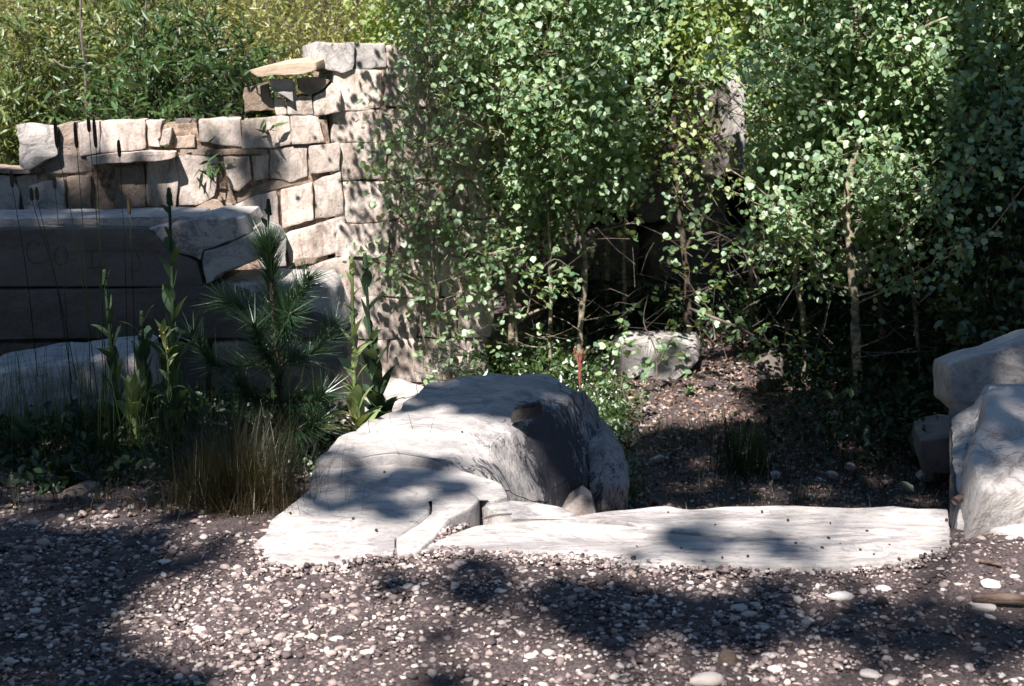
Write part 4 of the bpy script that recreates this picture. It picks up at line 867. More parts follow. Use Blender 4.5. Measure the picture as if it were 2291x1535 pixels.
spray('aspen_sapling', 'small sapling drooping just behind the big boulder', [(1400, 900), (1390, 850), (1395, 800), (1380, 760)], 7.0, 0.004, 60, 0.07, cat='sapling')
spray('aspen_sapling', 'sapling with sparse leaves under the curved bare branch', [(1600, 760), (1590, 700), (1560, 660), (1540, 630)], 7.6, 0.004, 60, 0.09, cat='sapling')
spray('aspen_sapling', 'leafy shoot at the foot of the wall face', [(960, 800), (940, 720), (950, 660), (900, 620)], 7.3, 0.004, 90, 0.12, cat='sapling')
spray('aspen_sapling', 'leafy twigs hanging between the wall end and the first bare stem', [(1180, 700), (1200, 620), (1240, 580), (1275, 600)], 7.4, 0.004, 110, 0.10, cat='sapling')
spray('aspen_sapling', 'leafy shoot low against the sunlit wall face near the thickest trunk', [(1060, 760), (1050, 690), (1030, 630), (1060, 590)], 7.3, 0.004, 90, 0.10, cat='sapling')
spray('aspen_sapling', 'leafy twigs hanging before the dark hollow under the bushy crown', [(1700, 640), (1660, 560), (1600, 520), (1560, 530)], 7.7, 0.004, 120, 0.13, cat='sapling')
spray('aspen_sapling', 'leafy twigs hanging left of the tall right trunk', [(1830, 600), (1800, 540), (1760, 520), (1740, 560)], 7.3, 0.004, 110, 0.12, cat='sapling')
spray('aspen_branch', 'single leafy twig beside the bare forking stem', [(1376, 508), (1420, 500), (1470, 520)], 7.7, 0.004, 40, 0.06)
spray('fallen_branch', 'bare pale branch crossing the leaves in the upper right corner', [(1995, 86), (2040, 75), (2085, 52), (2120, 38)], 7.0, 0.012, 5, group=None, mat='bark')
# tangled dead twigs
mb = MB()
for i in range(90):
    x = random.uniform(1200, 1700); y = random.uniform(520, 830); q = at(x, y, random.uniform(7.5, 8.6)); d = Vector((random.uniform(-1, 1), random.uniform(-.5, .5), random.uniform(-.5, .9))).normalized()
    L = random.uniform(0.08, 0.30); mb.tube([q, q+d*L*0.5+Vector((0, 0, random.uniform(-.03, .03))), q+d*L], [0.0018, 0.0014, 0.0008], 4)
for i in range(90):
    x = random.uniform(1700, 2250); y = random.uniform(560, 1000); q = at(x, y, random.uniform(6.6, 8.0)); d = Vector((random.uniform(-1, 1), random.uniform(-.5, .5), random.uniform(-.2, 1))).normalized()
    L = random.uniform(0.1, 0.4); mb.tube([q, q+d*L*0.5+Vector((0, 0, random.uniform(-.02, .05))), q+d*L], [0.003, 0.002, 0.001], 4)
o = link('dead_twigs', mb.mesh('dead_twigs', 'twig')); tag(o, 'tangle of dry dead twigs below the aspen crowns', 'twigs', kind='stuff')

# ------------------------------------------------------------------ willow bushes, upper left
def bush(label, c, R, nst, nl, mat, ls, group='willow bushes behind the wall', name='willow_bush', kind='lance', stem='barkdk', objs=0, up=0.5, cat='bush'):
    base = Vector((c[0], c[1], gzf(c[0], c[1]))); t = thing(name, label, cat, base, group); mb = MB(); pos = []; dr = []
    for i in range(nst):
        a = random.uniform(0, 6.283); rr = math.sqrt(random.random())
        tip = Vector((c[0]+R[0]*rr*math.cos(a), c[1]+R[1]*rr*math.sin(a), base.z+R[2]*random.uniform(0.55, 1.0)*(1-0.35*rr*rr)))
        b0 = base+Vector((random.uniform(-.25, .25)*R[0], random.uniform(-.25, .25)*R[1], 0)); mid = b0.lerp(tip, 0.5)+Vector((0, 0, 0.12*R[2]))
        pp = smooth_path([b0, mid, tip], 6); mb.tube(pp, np.linspace(0.007, 0.0015, len(pp)), 4)
        for k in range(4, len(pp)):
            for s in range(2):
                d = Vector((random.uniform(-1, 1), random.uniform(-1, 1), random.uniform(0, .9))).normalized(); L = random.uniform(0.08, 0.25)*R[2]*0.8
                e = pp[k]+d*L; mb.tube([pp[k], e], [0.002, 0.0008], 3)
                for u in np.linspace(0.15, 1, 6): pos.append(tuple(pp[k]+d*L*u)); dr.append(tuple(d+Vector((0, 0, 0.15))))
    link('stems', mb.mesh('stems', stem), t)
    pos = np.array(pos); dr = np.array(dr); idx = rng.integers(0, len(pos), nl)
    q = pos[idx]+rng.normal(0, 0.018, (nl, 3)); d = dr[idx]*up+rdir(nl)*0.75; size = ls*rng.uniform(0.6, 1.2, nl)
    V, F, _ = leaves(q, d, size, kind, rng.uniform(-1.3, 1.3, nl)); o = link('foliage', npmesh('foliage', V, F, M[mat], True), t); o['kind'] = 'stuff'
    return t
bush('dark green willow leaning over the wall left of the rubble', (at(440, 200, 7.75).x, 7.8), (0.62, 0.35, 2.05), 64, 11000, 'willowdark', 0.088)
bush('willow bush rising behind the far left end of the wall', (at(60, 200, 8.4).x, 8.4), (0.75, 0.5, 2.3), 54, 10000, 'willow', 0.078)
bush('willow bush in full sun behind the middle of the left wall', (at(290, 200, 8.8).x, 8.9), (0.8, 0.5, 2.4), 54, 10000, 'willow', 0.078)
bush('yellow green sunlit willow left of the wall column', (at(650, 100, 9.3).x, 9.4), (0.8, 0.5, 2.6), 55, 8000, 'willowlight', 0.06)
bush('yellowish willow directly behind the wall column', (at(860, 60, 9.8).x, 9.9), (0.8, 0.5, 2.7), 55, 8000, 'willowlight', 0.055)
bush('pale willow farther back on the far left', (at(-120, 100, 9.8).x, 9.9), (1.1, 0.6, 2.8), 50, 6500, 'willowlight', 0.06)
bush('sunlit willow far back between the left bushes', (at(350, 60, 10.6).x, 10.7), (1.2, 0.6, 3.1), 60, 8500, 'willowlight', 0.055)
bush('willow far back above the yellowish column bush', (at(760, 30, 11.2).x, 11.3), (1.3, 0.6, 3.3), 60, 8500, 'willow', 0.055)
bush('small bluish spruce half hidden in the left willows', (at(380, 120, 8.3).x, 8.35), (0.38, 0.25, 1.75), 30, 3200, 'sprucegrey', 0.03, name='blue_spruce', group=None, kind='needle', cat='tree')
mb = MB()
for pts in ([(182, -40), (180, 60), (190, 160), (194, 280)], [(330, -40), (325, 30), (318, 85)]):
    pp = smooth_path([at(x, y, 8.0) for x, y in pts], 4); mb.tube(pp, np.linspace(0.005, 0.009, len(pp)), 6)
mb.tube(smooth_path([at(x, y, 8.0) for x, y in [(192, 146), (165, 152), (140, 148), (118, 132)]], 4), 0.006, 5)
o = link('dead_stem', mb.mesh('dead_stem', 'twig')); tag(o, 'bare pinkish dead stems standing in the upper left willows', 'dead stems')
# background trees and dark masses
def mass(label, c, R, n, mat, ls, kind='clump', name='background_tree', trunk=True, group='trees closing the background', cat='tree'):
    base = Vector((c[0], c[1], gzf(c[0], c[1])-0.05)); t = thing(name, label, cat, base, group)
    mb = MB(); mb.tube(smooth_path([base, base+Vector((0.05, 0, R[2]*0.6)), base+Vector((0, 0, R[2]*1.6))], 4), np.linspace(0.07, 0.02, 9), 7)
    for i in range(24):
        z = base.z+R[2]*random.uniform(0.2, 1.5); a = random.uniform(0, 6.283); p0 = Vector((base.x, base.y, z))
        mb.tube([p0, p0+Vector((math.cos(a)*R[0]*.8, math.sin(a)*R[1]*.8, 0.2))], [0.02, 0.006], 4)
    link('trunk', mb.mesh('trunk', 'barkdk'), t)
    cc = rng.normal(0, 1, (70, 3)); cc /= np.linalg.norm(cc, axis=1, keepdims=True); cc *= rng.uniform(0.3, 1, (70, 1))**0.5
    idx = rng.integers(0, 70, n); q = cc[idx]*np.array(R)+rng.normal(0, 0.16, (n, 3))*np.array(R)+np.array([c[0], c[1], base.z+R[2]])
    q[:, 2] = np.maximum(q[:, 2], base.z+0.05)
    if 'behind the middle aspens' in label: q = q[q[:, 2] > 1.0]; n = len(q)
    V, F, _ = leaves(q, rdir(n, -0.2), ls*rng.uniform(0.6, 1.3, n), kind, rng.uniform(-1.5, 1.5, n)); o = link('crown', npmesh('crown', V, F, M[mat], True), t); o['kind'] = 'stuff'
    return t
def bgx(px, Y): return at(px, 400, Y).x
mass('dark low thicket added right behind the tumbled ruin to darken its gaps', (bgx(1450, 10.2), 10.2), (0.9, 0.2, 0.62), 6000, 'evergreen', 0.08, 'broad', name='thicket', trunk=False, group=None, cat='shrub')  # both thickets are added as darkness behind the gaps in the ruin
mass('dark low thicket added behind the ledge right of the ruin to darken its gaps', (bgx(1880, 10.3), 10.3), (0.9, 0.2, 0.7), 6000, 'evergreen', 0.08, 'broad', name='thicket', trunk=False, group=None, cat='shrub')
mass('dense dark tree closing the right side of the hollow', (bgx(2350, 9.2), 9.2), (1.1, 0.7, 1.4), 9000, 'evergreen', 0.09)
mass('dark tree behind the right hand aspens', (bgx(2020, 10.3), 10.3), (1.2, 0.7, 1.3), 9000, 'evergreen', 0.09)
mass('green tree above and behind the middle aspens', (bgx(1300, 10.6), 10.7), (1.3, 0.5, 1.3), 9000, 'willowlight', 0.06, 'round')
mass('green tree beyond the ruin on the right', (bgx(1900, 12.3), 12.5), (1.8, 0.8, 2.2), 9000, 'aspen', 0.07, 'round')
mass('bushy green tree far left in the background', (bgx(200, 12.5), 12.8), (2.2, 0.8, 2.2), 9000, 'willowlight', 0.07, 'broad')
mass('yellow green tree in the background left of centre', (bgx(850, 13), 13.4), (2.2, 0.8, 2.4), 9000, 'willowlight', 0.07, 'broad')
mass('dark shrub beyond the right block', (bgx(2420, 7.2), 7.2), (0.7, 0.5, 0.85), 5000, 'coverdk', 0.06, 'broad', name='shrub', cat='shrub', group=None)
bush('gooseberry like shrub in shade above the right block', (at(2230, 650, 7.0).x, 7.0), (0.42, 0.3, 1.25), 30, 1500, 'cover', 0.055, group=None, name='shrub', kind='broad', cat='shrub')

# ------------------------------------------------------------------ undergrowth
def stuff_leaves(name, label, q, mat, ls, kind, zb=0.4, cat='plants'):
    n = len(q); V, F, _ = leaves(q, rdir(n, zb), ls*rng.uniform(0.5, 1.3, n), kind, rng.uniform(-1.2, 1.2, n))
    o = link(name, npmesh(name, V, F, M[mat], True)); return tag(o, label, cat, kind='stuff')
def field(n, x0, x1, y0, y1, h, keep=None, clump=60, cs=0.12):
    c = np.stack([rng.uniform(x0, x1, clump), rng.uniform(y0, y1, clump)], 1)
    if keep is not None: c = c[keep(c[:, 0], c[:, 1])]
    i = rng.integers(0, len(c), n); p = c[i]+rng.normal(0, cs, (n, 2)); hh = (h*(0.4+0.6*rng.random(len(c))))[i]
    z = ground_z(p[:, 0], p[:, 1])+hh*rng.random(n)**0.8; return np.stack([p[:, 0], p[:, 1], z], 1)
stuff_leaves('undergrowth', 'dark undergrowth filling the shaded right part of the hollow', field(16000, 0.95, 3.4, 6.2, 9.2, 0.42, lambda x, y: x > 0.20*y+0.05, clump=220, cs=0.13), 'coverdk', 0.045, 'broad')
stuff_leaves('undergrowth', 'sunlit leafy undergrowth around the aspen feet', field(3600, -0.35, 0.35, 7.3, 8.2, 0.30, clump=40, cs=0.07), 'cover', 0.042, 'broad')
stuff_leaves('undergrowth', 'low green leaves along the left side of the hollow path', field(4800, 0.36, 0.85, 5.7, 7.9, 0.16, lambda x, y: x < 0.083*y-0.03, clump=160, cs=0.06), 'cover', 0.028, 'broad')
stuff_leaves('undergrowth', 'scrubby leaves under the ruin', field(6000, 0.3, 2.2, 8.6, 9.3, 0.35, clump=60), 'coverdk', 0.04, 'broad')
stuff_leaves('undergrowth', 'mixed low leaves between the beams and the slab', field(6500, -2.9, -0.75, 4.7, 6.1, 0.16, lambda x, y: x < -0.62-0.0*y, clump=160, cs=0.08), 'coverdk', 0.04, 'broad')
q = field(10000, 0.2, 2.0, 4.9, 9.0, 0.014, clump=700, cs=0.1); stuff_leaves('leaf_litter', 'dead leaves and bits on the hollow floor', q, 'litter', 0.028, 'broad', 0.1, 'litter')
q = field(1800, -2.9, -0.7, 4.3, 6.0, 0.012, clump=300, cs=0.1); stuff_leaves('leaf_litter', 'dead leaves under the plants on the left', q, 'litter', 0.028, 'broad', 0.1, 'litter')
hb = np.stack([rng.uniform(-12, 12, 26000), 10.9+rng.uniform(0, 1, 26000)**1.3*9], 1); hb = np.concatenate([hb, (ground_z(hb[:, 0], hb[:, 1])+0.15*np.clip(hb[:, 1]-11, 0, 4)+rng.random(26000)**2*(0.35+0.3*np.sin(hb[:, 0]*1.7)*np.cos(hb[:, 1]*1.3)))[:, None]], 1)
stuff_leaves('hillside_brush', 'low brush and grass covering the hillside behind', hb, 'willow', 0.11, 'broad')
stuff_leaves('undergrowth', 'low weeds on the ground left of the beams', field(9000, -8, -2.6, 4.6, 10, 0.22, clump=260, cs=0.25), 'cover', 0.06, 'broad')
stuff_leaves('undergrowth', 'low weeds on the ground beyond the right block', field(7000, 2.2, 7, 5.6, 10, 0.22, clump=220, cs=0.25), 'coverdk', 0.06, 'broad')
def blades(name, label, bases, L, mat, spread=0.5, w=0.0016, parent=None, stuff=True, top=True, cat='grass', seg=5, droop=0.5):
    V = []; F = []; n = 0
    for b in bases:
        a = random.uniform(0, 6.283); tl = random.uniform(0.02, spread); l = L*random.uniform(0.55, 1.1); hd = Vector((math.cos(a), math.sin(a), 0)); side = Vector((-hd.y, hd.x, 0))
        side = (side+Vector((random.uniform(-.5, .5), random.uniform(-.5, .5), 0))).normalized()
        p = Vector(b); dr = random.uniform(0.3, 1)*droop
        for k in range(seg+1):
            u = k/seg; ang = tl+dr*u*u; ww = w*(1-u*0.85)
            V.append(tuple(p-side*ww)); V.append(tuple(p+side*ww))
            p = p+(Vector((0, 0, 1))*math.cos(ang)+hd*math.sin(ang))*l/seg
        for k in range(seg):
            i = n+2*k; F.append((i, i+1, i+3)); F.append((i, i+3, i+2))
        n += 2*(seg+1)
    o = link(name, npmesh(name, V, F, M[mat]), parent)
    if stuff: o['kind'] = 'stuff'
    if top and parent is None: tag(o, label, cat)
    return o
def gb(px, py, sx, sy, n, z=-0.05):
    c = gz(px, py, z); out = []
    for _ in range(n):
        x = c.x+random.gauss(0, sx); y = c.y+random.gauss(0, sy); out.append((x, y, gzf(x, y)-0.01))
    return out
clump = thing('grass_clump', 'large fine bladed brownish green grass clump beside the front slab', 'grass', gz(545, 1150, -0.03))
blades('blades', '', gb(535, 1140, 0.09, 0.06, 2600), 0.34, 'drygrass', 1.0, 0.0011, clump, True, droop=0.9)
blades('dry_blades', '', gb(540, 1165, 0.13, 0.06, 500), 0.20, 'straw', 1.3, 0.0011, clump, True, droop=1.0)
blades('meadow_grass', 'scattered tall green grass blades in front of the beams', gb(180, 975, 0.45, 0.2, 520), 0.46, 'grassdk', 0.25, 0.0022, droop=0.5)
blades('meadow_grass', 'grass at the shaded left edge of the gravel', gb(250, 1150, 0.45, 0.1, 500), 0.10, 'drygrass', 0.9, 0.0014)
blades('meadow_grass', 'short grass tufts around the young pine', gb(500, 1010, 0.3, 0.15, 500), 0.24, 'coverdk', 0.5, 0.0022)
blades('meadow_grass', 'dark grass tuft in the hollow right of the path', [(q.x+random.gauss(0, .07), q.y+random.gauss(0, .1), -0.5) for q in [gz(1670, 1060, -0.5)] for _ in range(260)], 0.28, 'coverdk', 0.4, 0.0024)
blades('meadow_grass', 'short dark grass across the hollow floor', [(random.uniform(0.7, 1.9), random.uniform(5.6, 7.0), -0.5) for _ in range(1500)], 0.09, 'coverdk', 0.7, 0.002)
for i, (bx, by, tx, ty, hl) in enumerate([(225, 930, 128, 262, 70), (205, 950, 172, 272, 60), (230, 950, 215, 262, 70), (90, 900, 28, 380, 40), (285, 900, 268, 312, 40), (240, 930, 200, 262, 34), (160, 930, 123, 392, 30), (300, 920, 290, 440, 40), (185, 900, 72, 420, 30), (170, 905, 84, 418, 30)]):
    P = [gz(bx, by, -0.1), at((bx+tx)/2+4, (by+ty)/2, 5.35), at(tx, ty+hl, 5.3)]; P[0].z = gzf(P[0].x, P[0].y)
    t = thing('timothy_grass', ['tallest timothy grass stalk, its seed head above the wall end', 'timothy stalk second from the tallest, before the brown stones', 'timothy stalk with its head over the bright cream stone', 'leftmost timothy stalk before the low wall stones', 'timothy stalk with a short head on the pale wall', 'thin timothy stalk between the two tall middle ones', 'short timothy stalk before the white end stone', 'timothy stalk nearest the first mullein', 'one of two short headed stalks before the bluish wall stone, the left', 'one of two short headed stalks before the bluish wall stone, the right'][i], 'grass', P[0], 'timothy grass stalks in front of the wall')
    mb = MB(); pp = smooth_path(P, 6); mb.tube(pp, np.linspace(0.0022, 0.0014, len(pp)), 4); link('stalk', mb.mesh('stalk', 'coverdk'), t)
    a, b = at(tx, ty+hl, 5.3), at(tx-hl*0.08, ty, 5.3); mb = MB(); mb.tube([a.lerp(b, u) for u in (0, .08, .3, .7, .92, 1)], [0.002, 0.006, 0.0075, 0.007, 0.005, 0.001], 7); link('seed_head', mb.mesh('seed_head', 'seedhead'), t)

# ------------------------------------------------------------------ mulleins
def big_leaf(L, W, up, droop, fold=0.22, seg=7):
    V = []; F = []; p = Vector((0, 0, 0)); ang = up
    for k in range(seg+1):
        u = k/seg; w = W*math.sin(math.pi*min(1, (0.06+0.94*u))**0.85)**0.9*(1-0.1*u) if k < seg else 0.001
        f = fold*w
        V += [tuple(p+Vector((-w, 0, f))), tuple(p+Vector((-w*.5, 0, f*.35))), tuple(p), tuple(p+Vector((w*.5, 0, f*.35))), tuple(p+Vector((w, 0, f)))]
        ang -= droop/seg*(0.4+1.2*u); p = p+Vector((0, math.cos(ang), math.sin(ang)))*L/seg
    for k in range(seg):
        for j in range(4):
            i = k*5+j; F.append((i, i+1, i+6, i+5))
    return V, F
def mesh_leaf(mat, *a): 
    V, F = big_leaf(*a); return npmesh('leaf', V, F, mat, True)
LM = {}
def get_leaf(mat, k):
    key = (mat, k)
    if key not in LM:
        up, dr = [(1.25, 0.5), (1.0, 0.9), (0.6, 1.3), (0.9, 1.9), (1.35, 0.2)][k]
        LM[key] = mesh_leaf(M[mat], 1.0, 0.20 if k != 4 else 0.15, up, dr)
    return LM[key]
def mullein(label, path, Y, nl, Lb, Lt, mat='mullein', bud=True, lowkinds=(2, 3), specials=(), group='mullein plants on the left', low=0.0, w=0.011):
    P = [at(x, y, Y) for x, y in path]; g = gzf(P[0].x, P[0].y)
    if P[0].z > g+0.02: P.insert(0, Vector((P[0].x, P[0].y, g)))
    t = thing('mullein', label, 'plant', P[0], group); mb = MB(); pp = smooth_path(P, 6); mb.tube(pp, np.linspace(w, w*0.5, len(pp)), 7); link('stem', mb.mesh('stem', mat), t)
    for i in range(nl):
        u = (i+0.3)/nl*(1-low)+low; j = u*(len(pp)-1); q = pp[int(j)].lerp(pp[min(int(j)+1, len(pp)-1)], j-int(j))
        L = (1.25 if bud else 0.85)*(Lb+(Lt-Lb)*u**0.8); L *= random.uniform(0.8, 1.15)
        k = random.choice(lowkinds) if u < 0.15 else (1 if u < 0.35 else random.choice((0, 0, 4, 1)))
        o = bpy.data.objects.new('leaf', get_leaf(mat, k)); COL.objects.link(o); o.parent = t
        yaw = i*2.4+random.uniform(-.3, .3)
        o.matrix_local = Matrix.Translation(q-Vector(t.location)) @ Matrix.Rotation(yaw, 4, 'Z') @ Matrix.Rotation(random.uniform(-.1, .1), 4, 'Y') @ Matrix.Diagonal((L*random.uniform(.85, 1.15), L, L, 1))
    for (yaw, L, k, m_, dz) in specials:
        o = bpy.data.objects.new('leaf', get_leaf(m_, k)); COL.objects.link(o); o.parent = t; o['label'] = 'yellowing drooping lower leaf'
        o.matrix_local = Matrix.Translation(Vector((0, 0, dz))) @ Matrix.Rotation(yaw, 4, 'Z') @ Matrix.Diagonal((L, L, L, 1))
    if bud:
        e = pp[-1]; mb = MB()
        for i in range(40):
            z = i/40; a = i*2.4; q = e+Vector((math.cos(a), math.sin(a), 0))*0.008*(1-z*0.7)+Vector((0, 0, -0.02+z*0.06))
            V, F = IV*0.006*np.array([1, 1, 1.4])+np.array(q), IF; mb.add(V, F)
        link('flower_bud', mb.mesh('flower_bud', mat), t)
    return t
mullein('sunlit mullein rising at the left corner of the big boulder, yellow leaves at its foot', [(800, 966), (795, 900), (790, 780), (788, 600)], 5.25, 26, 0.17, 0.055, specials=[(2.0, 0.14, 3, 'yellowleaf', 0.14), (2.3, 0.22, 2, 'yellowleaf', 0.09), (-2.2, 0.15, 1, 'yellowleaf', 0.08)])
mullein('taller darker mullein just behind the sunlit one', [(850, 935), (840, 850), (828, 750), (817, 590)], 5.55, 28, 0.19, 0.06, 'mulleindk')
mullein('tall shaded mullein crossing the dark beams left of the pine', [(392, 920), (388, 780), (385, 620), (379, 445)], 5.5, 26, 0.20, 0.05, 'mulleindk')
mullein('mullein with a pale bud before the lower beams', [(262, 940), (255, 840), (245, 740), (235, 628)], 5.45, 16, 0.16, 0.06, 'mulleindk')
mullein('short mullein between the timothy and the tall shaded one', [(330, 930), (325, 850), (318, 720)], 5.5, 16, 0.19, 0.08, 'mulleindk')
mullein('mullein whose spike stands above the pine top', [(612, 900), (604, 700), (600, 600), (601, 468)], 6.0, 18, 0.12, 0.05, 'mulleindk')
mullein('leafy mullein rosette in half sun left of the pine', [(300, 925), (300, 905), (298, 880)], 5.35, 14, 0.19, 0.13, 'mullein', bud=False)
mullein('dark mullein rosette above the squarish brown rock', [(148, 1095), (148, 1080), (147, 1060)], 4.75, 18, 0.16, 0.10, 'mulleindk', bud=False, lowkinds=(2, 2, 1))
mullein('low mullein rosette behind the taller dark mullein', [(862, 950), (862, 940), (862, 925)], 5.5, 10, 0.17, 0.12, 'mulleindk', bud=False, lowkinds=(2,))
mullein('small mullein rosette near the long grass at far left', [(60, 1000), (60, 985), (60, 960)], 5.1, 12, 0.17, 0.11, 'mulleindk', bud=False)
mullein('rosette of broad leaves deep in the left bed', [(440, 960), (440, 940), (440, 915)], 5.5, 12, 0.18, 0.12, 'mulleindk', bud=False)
# yellow flowering stalk
yt = thing('flowering_stalk', 'thin sunlit stalk with small yellow blooms left of the pine', 'plant', at(375, 900, 5.3))
mb = MB(); pp = smooth_path([at(378, 900, 5.3), at(376, 820, 5.3), at(368, 760, 5.3), at(360, 730, 5.3)], 5); mb.tube(pp, np.linspace(0.004, 0.002, len(pp)), 5); link('stem', mb.mesh('stem', 'mullein'), yt)
for i in range(9):
    q = pp[-1-i]+Vector((random.uniform(-.02, .02), random.uniform(-.02, .02), 0)); V = IV*0.0045+np.array(q); link('bloom', npmesh('bloom', V, IF, M['flower'], True), yt)
for i in range(14):
    o = bpy.data.objects.new('leaf', get_leaf('mullein', random.choice((0, 1, 2)))); COL.objects.link(o); o.parent = yt
    o.matrix_local = Matrix.Translation(pp[min(i, len(pp)-4)]-Vector(yt.location)) @ Matrix.Rotation(i*2.4, 4, 'Z') @ Matrix.Diagonal((0.06, 0.075, 0.075, 1))

# ------------------------------------------------------------------ pine
def needles_along(path, n, L, ang=0.7, start=0.0, mat='pine', w=1.0, jitter=0.25):
    pos = np.zeros((n, 3)); dr = np.zeros((n, 3)); m = len(path)
    for i in range(n):
        u = (start+(1-start)*random.random())*(m-1.001); k = int(u); a, b = path[k], path[k+1]; t = (b-a).normalized(); q = a.lerp(b, u-k)
        s = t.orthogonal().normalized(); s.rotate(Matrix.Rotation(random.uniform(0, 6.283), 3, t).to_quaternion()) 
        an = ang+random.uniform(-jitter, jitter); pos[i] = q; dr[i] = t*math.cos(an)+s*math.sin(an)+Vector((0, 0, 0.08))
    return pos, dr
pine = thing('young_pine', 'young long needled pine standing in front of the stacked beams', 'tree', gz(632, 1060, -0.05))
PY = 5.1
trunk = [Vector((at(634, 1000, PY).x, PY, gzf(at(634, 1000, PY).x, PY))), at(630, 950, PY), at(622, 825, PY), at(612, 700, PY), at(604, 600, PY), at(600, 560, PY)]
mb = MB(); tp = smooth_path(trunk, 5); mb.tube(tp, np.linspace(0.015, 0.005, len(tp)), 8); link('trunk', mb.mesh('trunk', 'barkdk'), pine)
brs = [[(622, 822, 0), (560, 816, -.02), (500, 820, -.05), (462, 800, -.08), (428, 745, -.1)], [(622, 822, 0), (650, 805, .0), (690, 795, .03), (722, 770, .05), (752, 725, .06)], [(612, 700, 0), (640, 680, -.02), (668, 655, -.05), (690, 620, -.06)],
       [(612, 700, 0), (580, 705, .05), (545, 690, .08), (500, 672, .1)], [(622, 822, 0), (600, 800, -.1), (580, 770, -.18), (570, 730, -.2)], [(628, 900, 0), (670, 895, -.05), (700, 900, -.08), (726, 880, -.1)], [(628, 900, 0), (590, 900, -.06), (560, 890, -.1), (535, 860, -.1)], [(615, 720, 0), (635, 730, -.1), (650, 700, -.2)], [(630, 950, 0), (660, 960, -.08), (690, 960, -.1), (715, 940, -.12)]]
V0, F0 = [], []; 
for bi, br in enumerate(brs):
    pp = smooth_path([at(x, y, PY+dy) for x, y, dy in br], 5); mb = MB(); mb.tube(pp, np.linspace(0.006, 0.003, len(pp)), 5); link('branch', mb.mesh('branch', 'barkdk'), pine)
    pos, dr = needles_along(pp, 330, 0.1, 0.8, 0.1); V, F, _ = leaves(pos, dr, 0.125*rng.uniform(0.7, 1.1, len(pos)), 'needle'); o = link('needles', npmesh('needles', V, F, M['pine']), pine); o['kind'] = 'stuff'
pos, dr = needles_along(tp, 1150, 0.1, 0.8, 0.02); V, F, _ = leaves(pos, dr, 0.115*rng.uniform(0.7, 1.1, len(pos)), 'needle'); o = link('needles', npmesh('needles', V, F, M['pine']), pine); o['kind'] = 'stuff'
pos, dr = needles_along(tp[-9:], 420, 0.1, 0.45, 0.1); V, F, _ = leaves(pos, dr, 0.135*rng.uniform(0.7, 1.1, len(pos)), 'needle'); o = link('needles', npmesh('needles', V, F, M['pine']), pine); o['kind'] = 'stuff'
# spruce seedling
sd = thing('spruce_seedling', 'tiny dark spruce seedling behind the big boulder at the wall foot', 'tree', at(1000, 860, 6.6)); 
b0 = Vector((at(1003, 850, 6.6).x, 6.6, gzf(at(1003, 850, 6.6).x, 6.6))); t1 = [b0, at(1003, 840, 6.6), at(1008, 762, 6.6)]
mb = MB(); mb.tube(t1, [0.006, 0.005, 0.002], 6); link('trunk', mb.mesh('trunk', 'barkdk'), sd); allp = []; alld = []
bb = MB()
for i in range(46):
    u = random.random(); q = t1[1].lerp(t1[2], u) if i > 16 else t1[0].lerp(t1[1], 0.35+0.65*random.random()); a = random.uniform(0, 6.283); L = 0.19*(1-u*0.9) if i > 16 else 0.2
    e = q+Vector((math.cos(a), math.sin(a), 0.25))*L*random.uniform(.6, 1); bb.tube([q, e], [0.002, 0.001], 3); pos, dr = needles_along([q, e], int(40+220*L), 0.02, 0.9); allp.append(pos); alld.append(dr)
pos, dr = needles_along(t1[1:], 120, 0.02, 0.8); allp.append(pos); alld.append(dr)
link('branches', bb.mesh('branches', 'barkdk'), sd)
pos = np.concatenate(allp); dr = np.concatenate(alld); V, F, _ = leaves(pos, dr, 0.022, 'needle'); V = V
o = link('needles', npmesh('needles', V, F, M['seedling']), sd); o['kind'] = 'stuff'
# red seed stalk
rs_ = thing('dry_seed_stalk', 'dry reddish seed stalk just behind the right shoulder of the boulder', 'plant', at(1297, 855, 6.2)); mb = MB()
b = at(1297, 870, 6.2)
for i in range(16):
    x = 1297+random.uniform(-16, 16); mb.tube(smooth_path([b, at(1297+random.uniform(-4, 4), 825, 6.2), at(x, 775+random.uniform(0, 30), 6.2+random.uniform(-.03, .03))], 3), [0.002]*7, 4)
link('stalks', mb.mesh('stalks', 'redseed'), rs_)
# hanging small vine leaves at slab corner
q = field(260, -0.9, -0.62, 4.95, 5.3, 0.08, clump=8, cs=0.05); stuff_leaves('ground_cover', 'small bright leaves at the left edge of the slab', q, 'cover', 0.022, 'round')

# ------------------------------------------------------------------ unseen tall trees round the viewer, leaf clumps placed along sun rays to cast shade
Su = SUN.orthogonal().normalized(); Sv = SUN.cross(Su)
def uvp(p): return (p.dot(Su), p.dot(Sv))
crown_pts = []
def inside(poly, x, y):
    c = False; j = len(poly)-1
    for i in range(len(poly)):
        if (poly[i][1] > y) != (poly[j][1] > y) and x < (poly[j][0]-poly[i][0])*(y-poly[i][1])/(poly[j][1]-poly[i][1])+poly[i][0]: c = not c
        j = i
    return c
LA = 0.15
def shade(world_pts, cover, t0=11, t1=16):
    uv = [uvp(p) for p in world_pts]; s0 = sum(p.dot(SUN) for p in world_pts)/len(world_pts)
    us = [u for u, v in uv]; vs = [v for u, v in uv]
    area = abs(sum(uv[i][0]*uv[(i+1) % len(uv)][1]-uv[(i+1) % len(uv)][0]*uv[i][1] for i in range(len(uv))))/2
    n = int(-math.log(1-cover)*area/(LA*LA*0.24)); k = 0
    while k < n:
        u = random.uniform(min(us), max(us)); v = random.uniform(min(vs), max(vs))
        if inside(uv, u, v): crown_pts.append(tuple(Su*u+Sv*v+SUN*(s0+random.uniform(t0, t1)))); k += 1
def sg(pts, z, cover, **k): shade([gz(x, y, z) for x, y in pts], cover, **k)
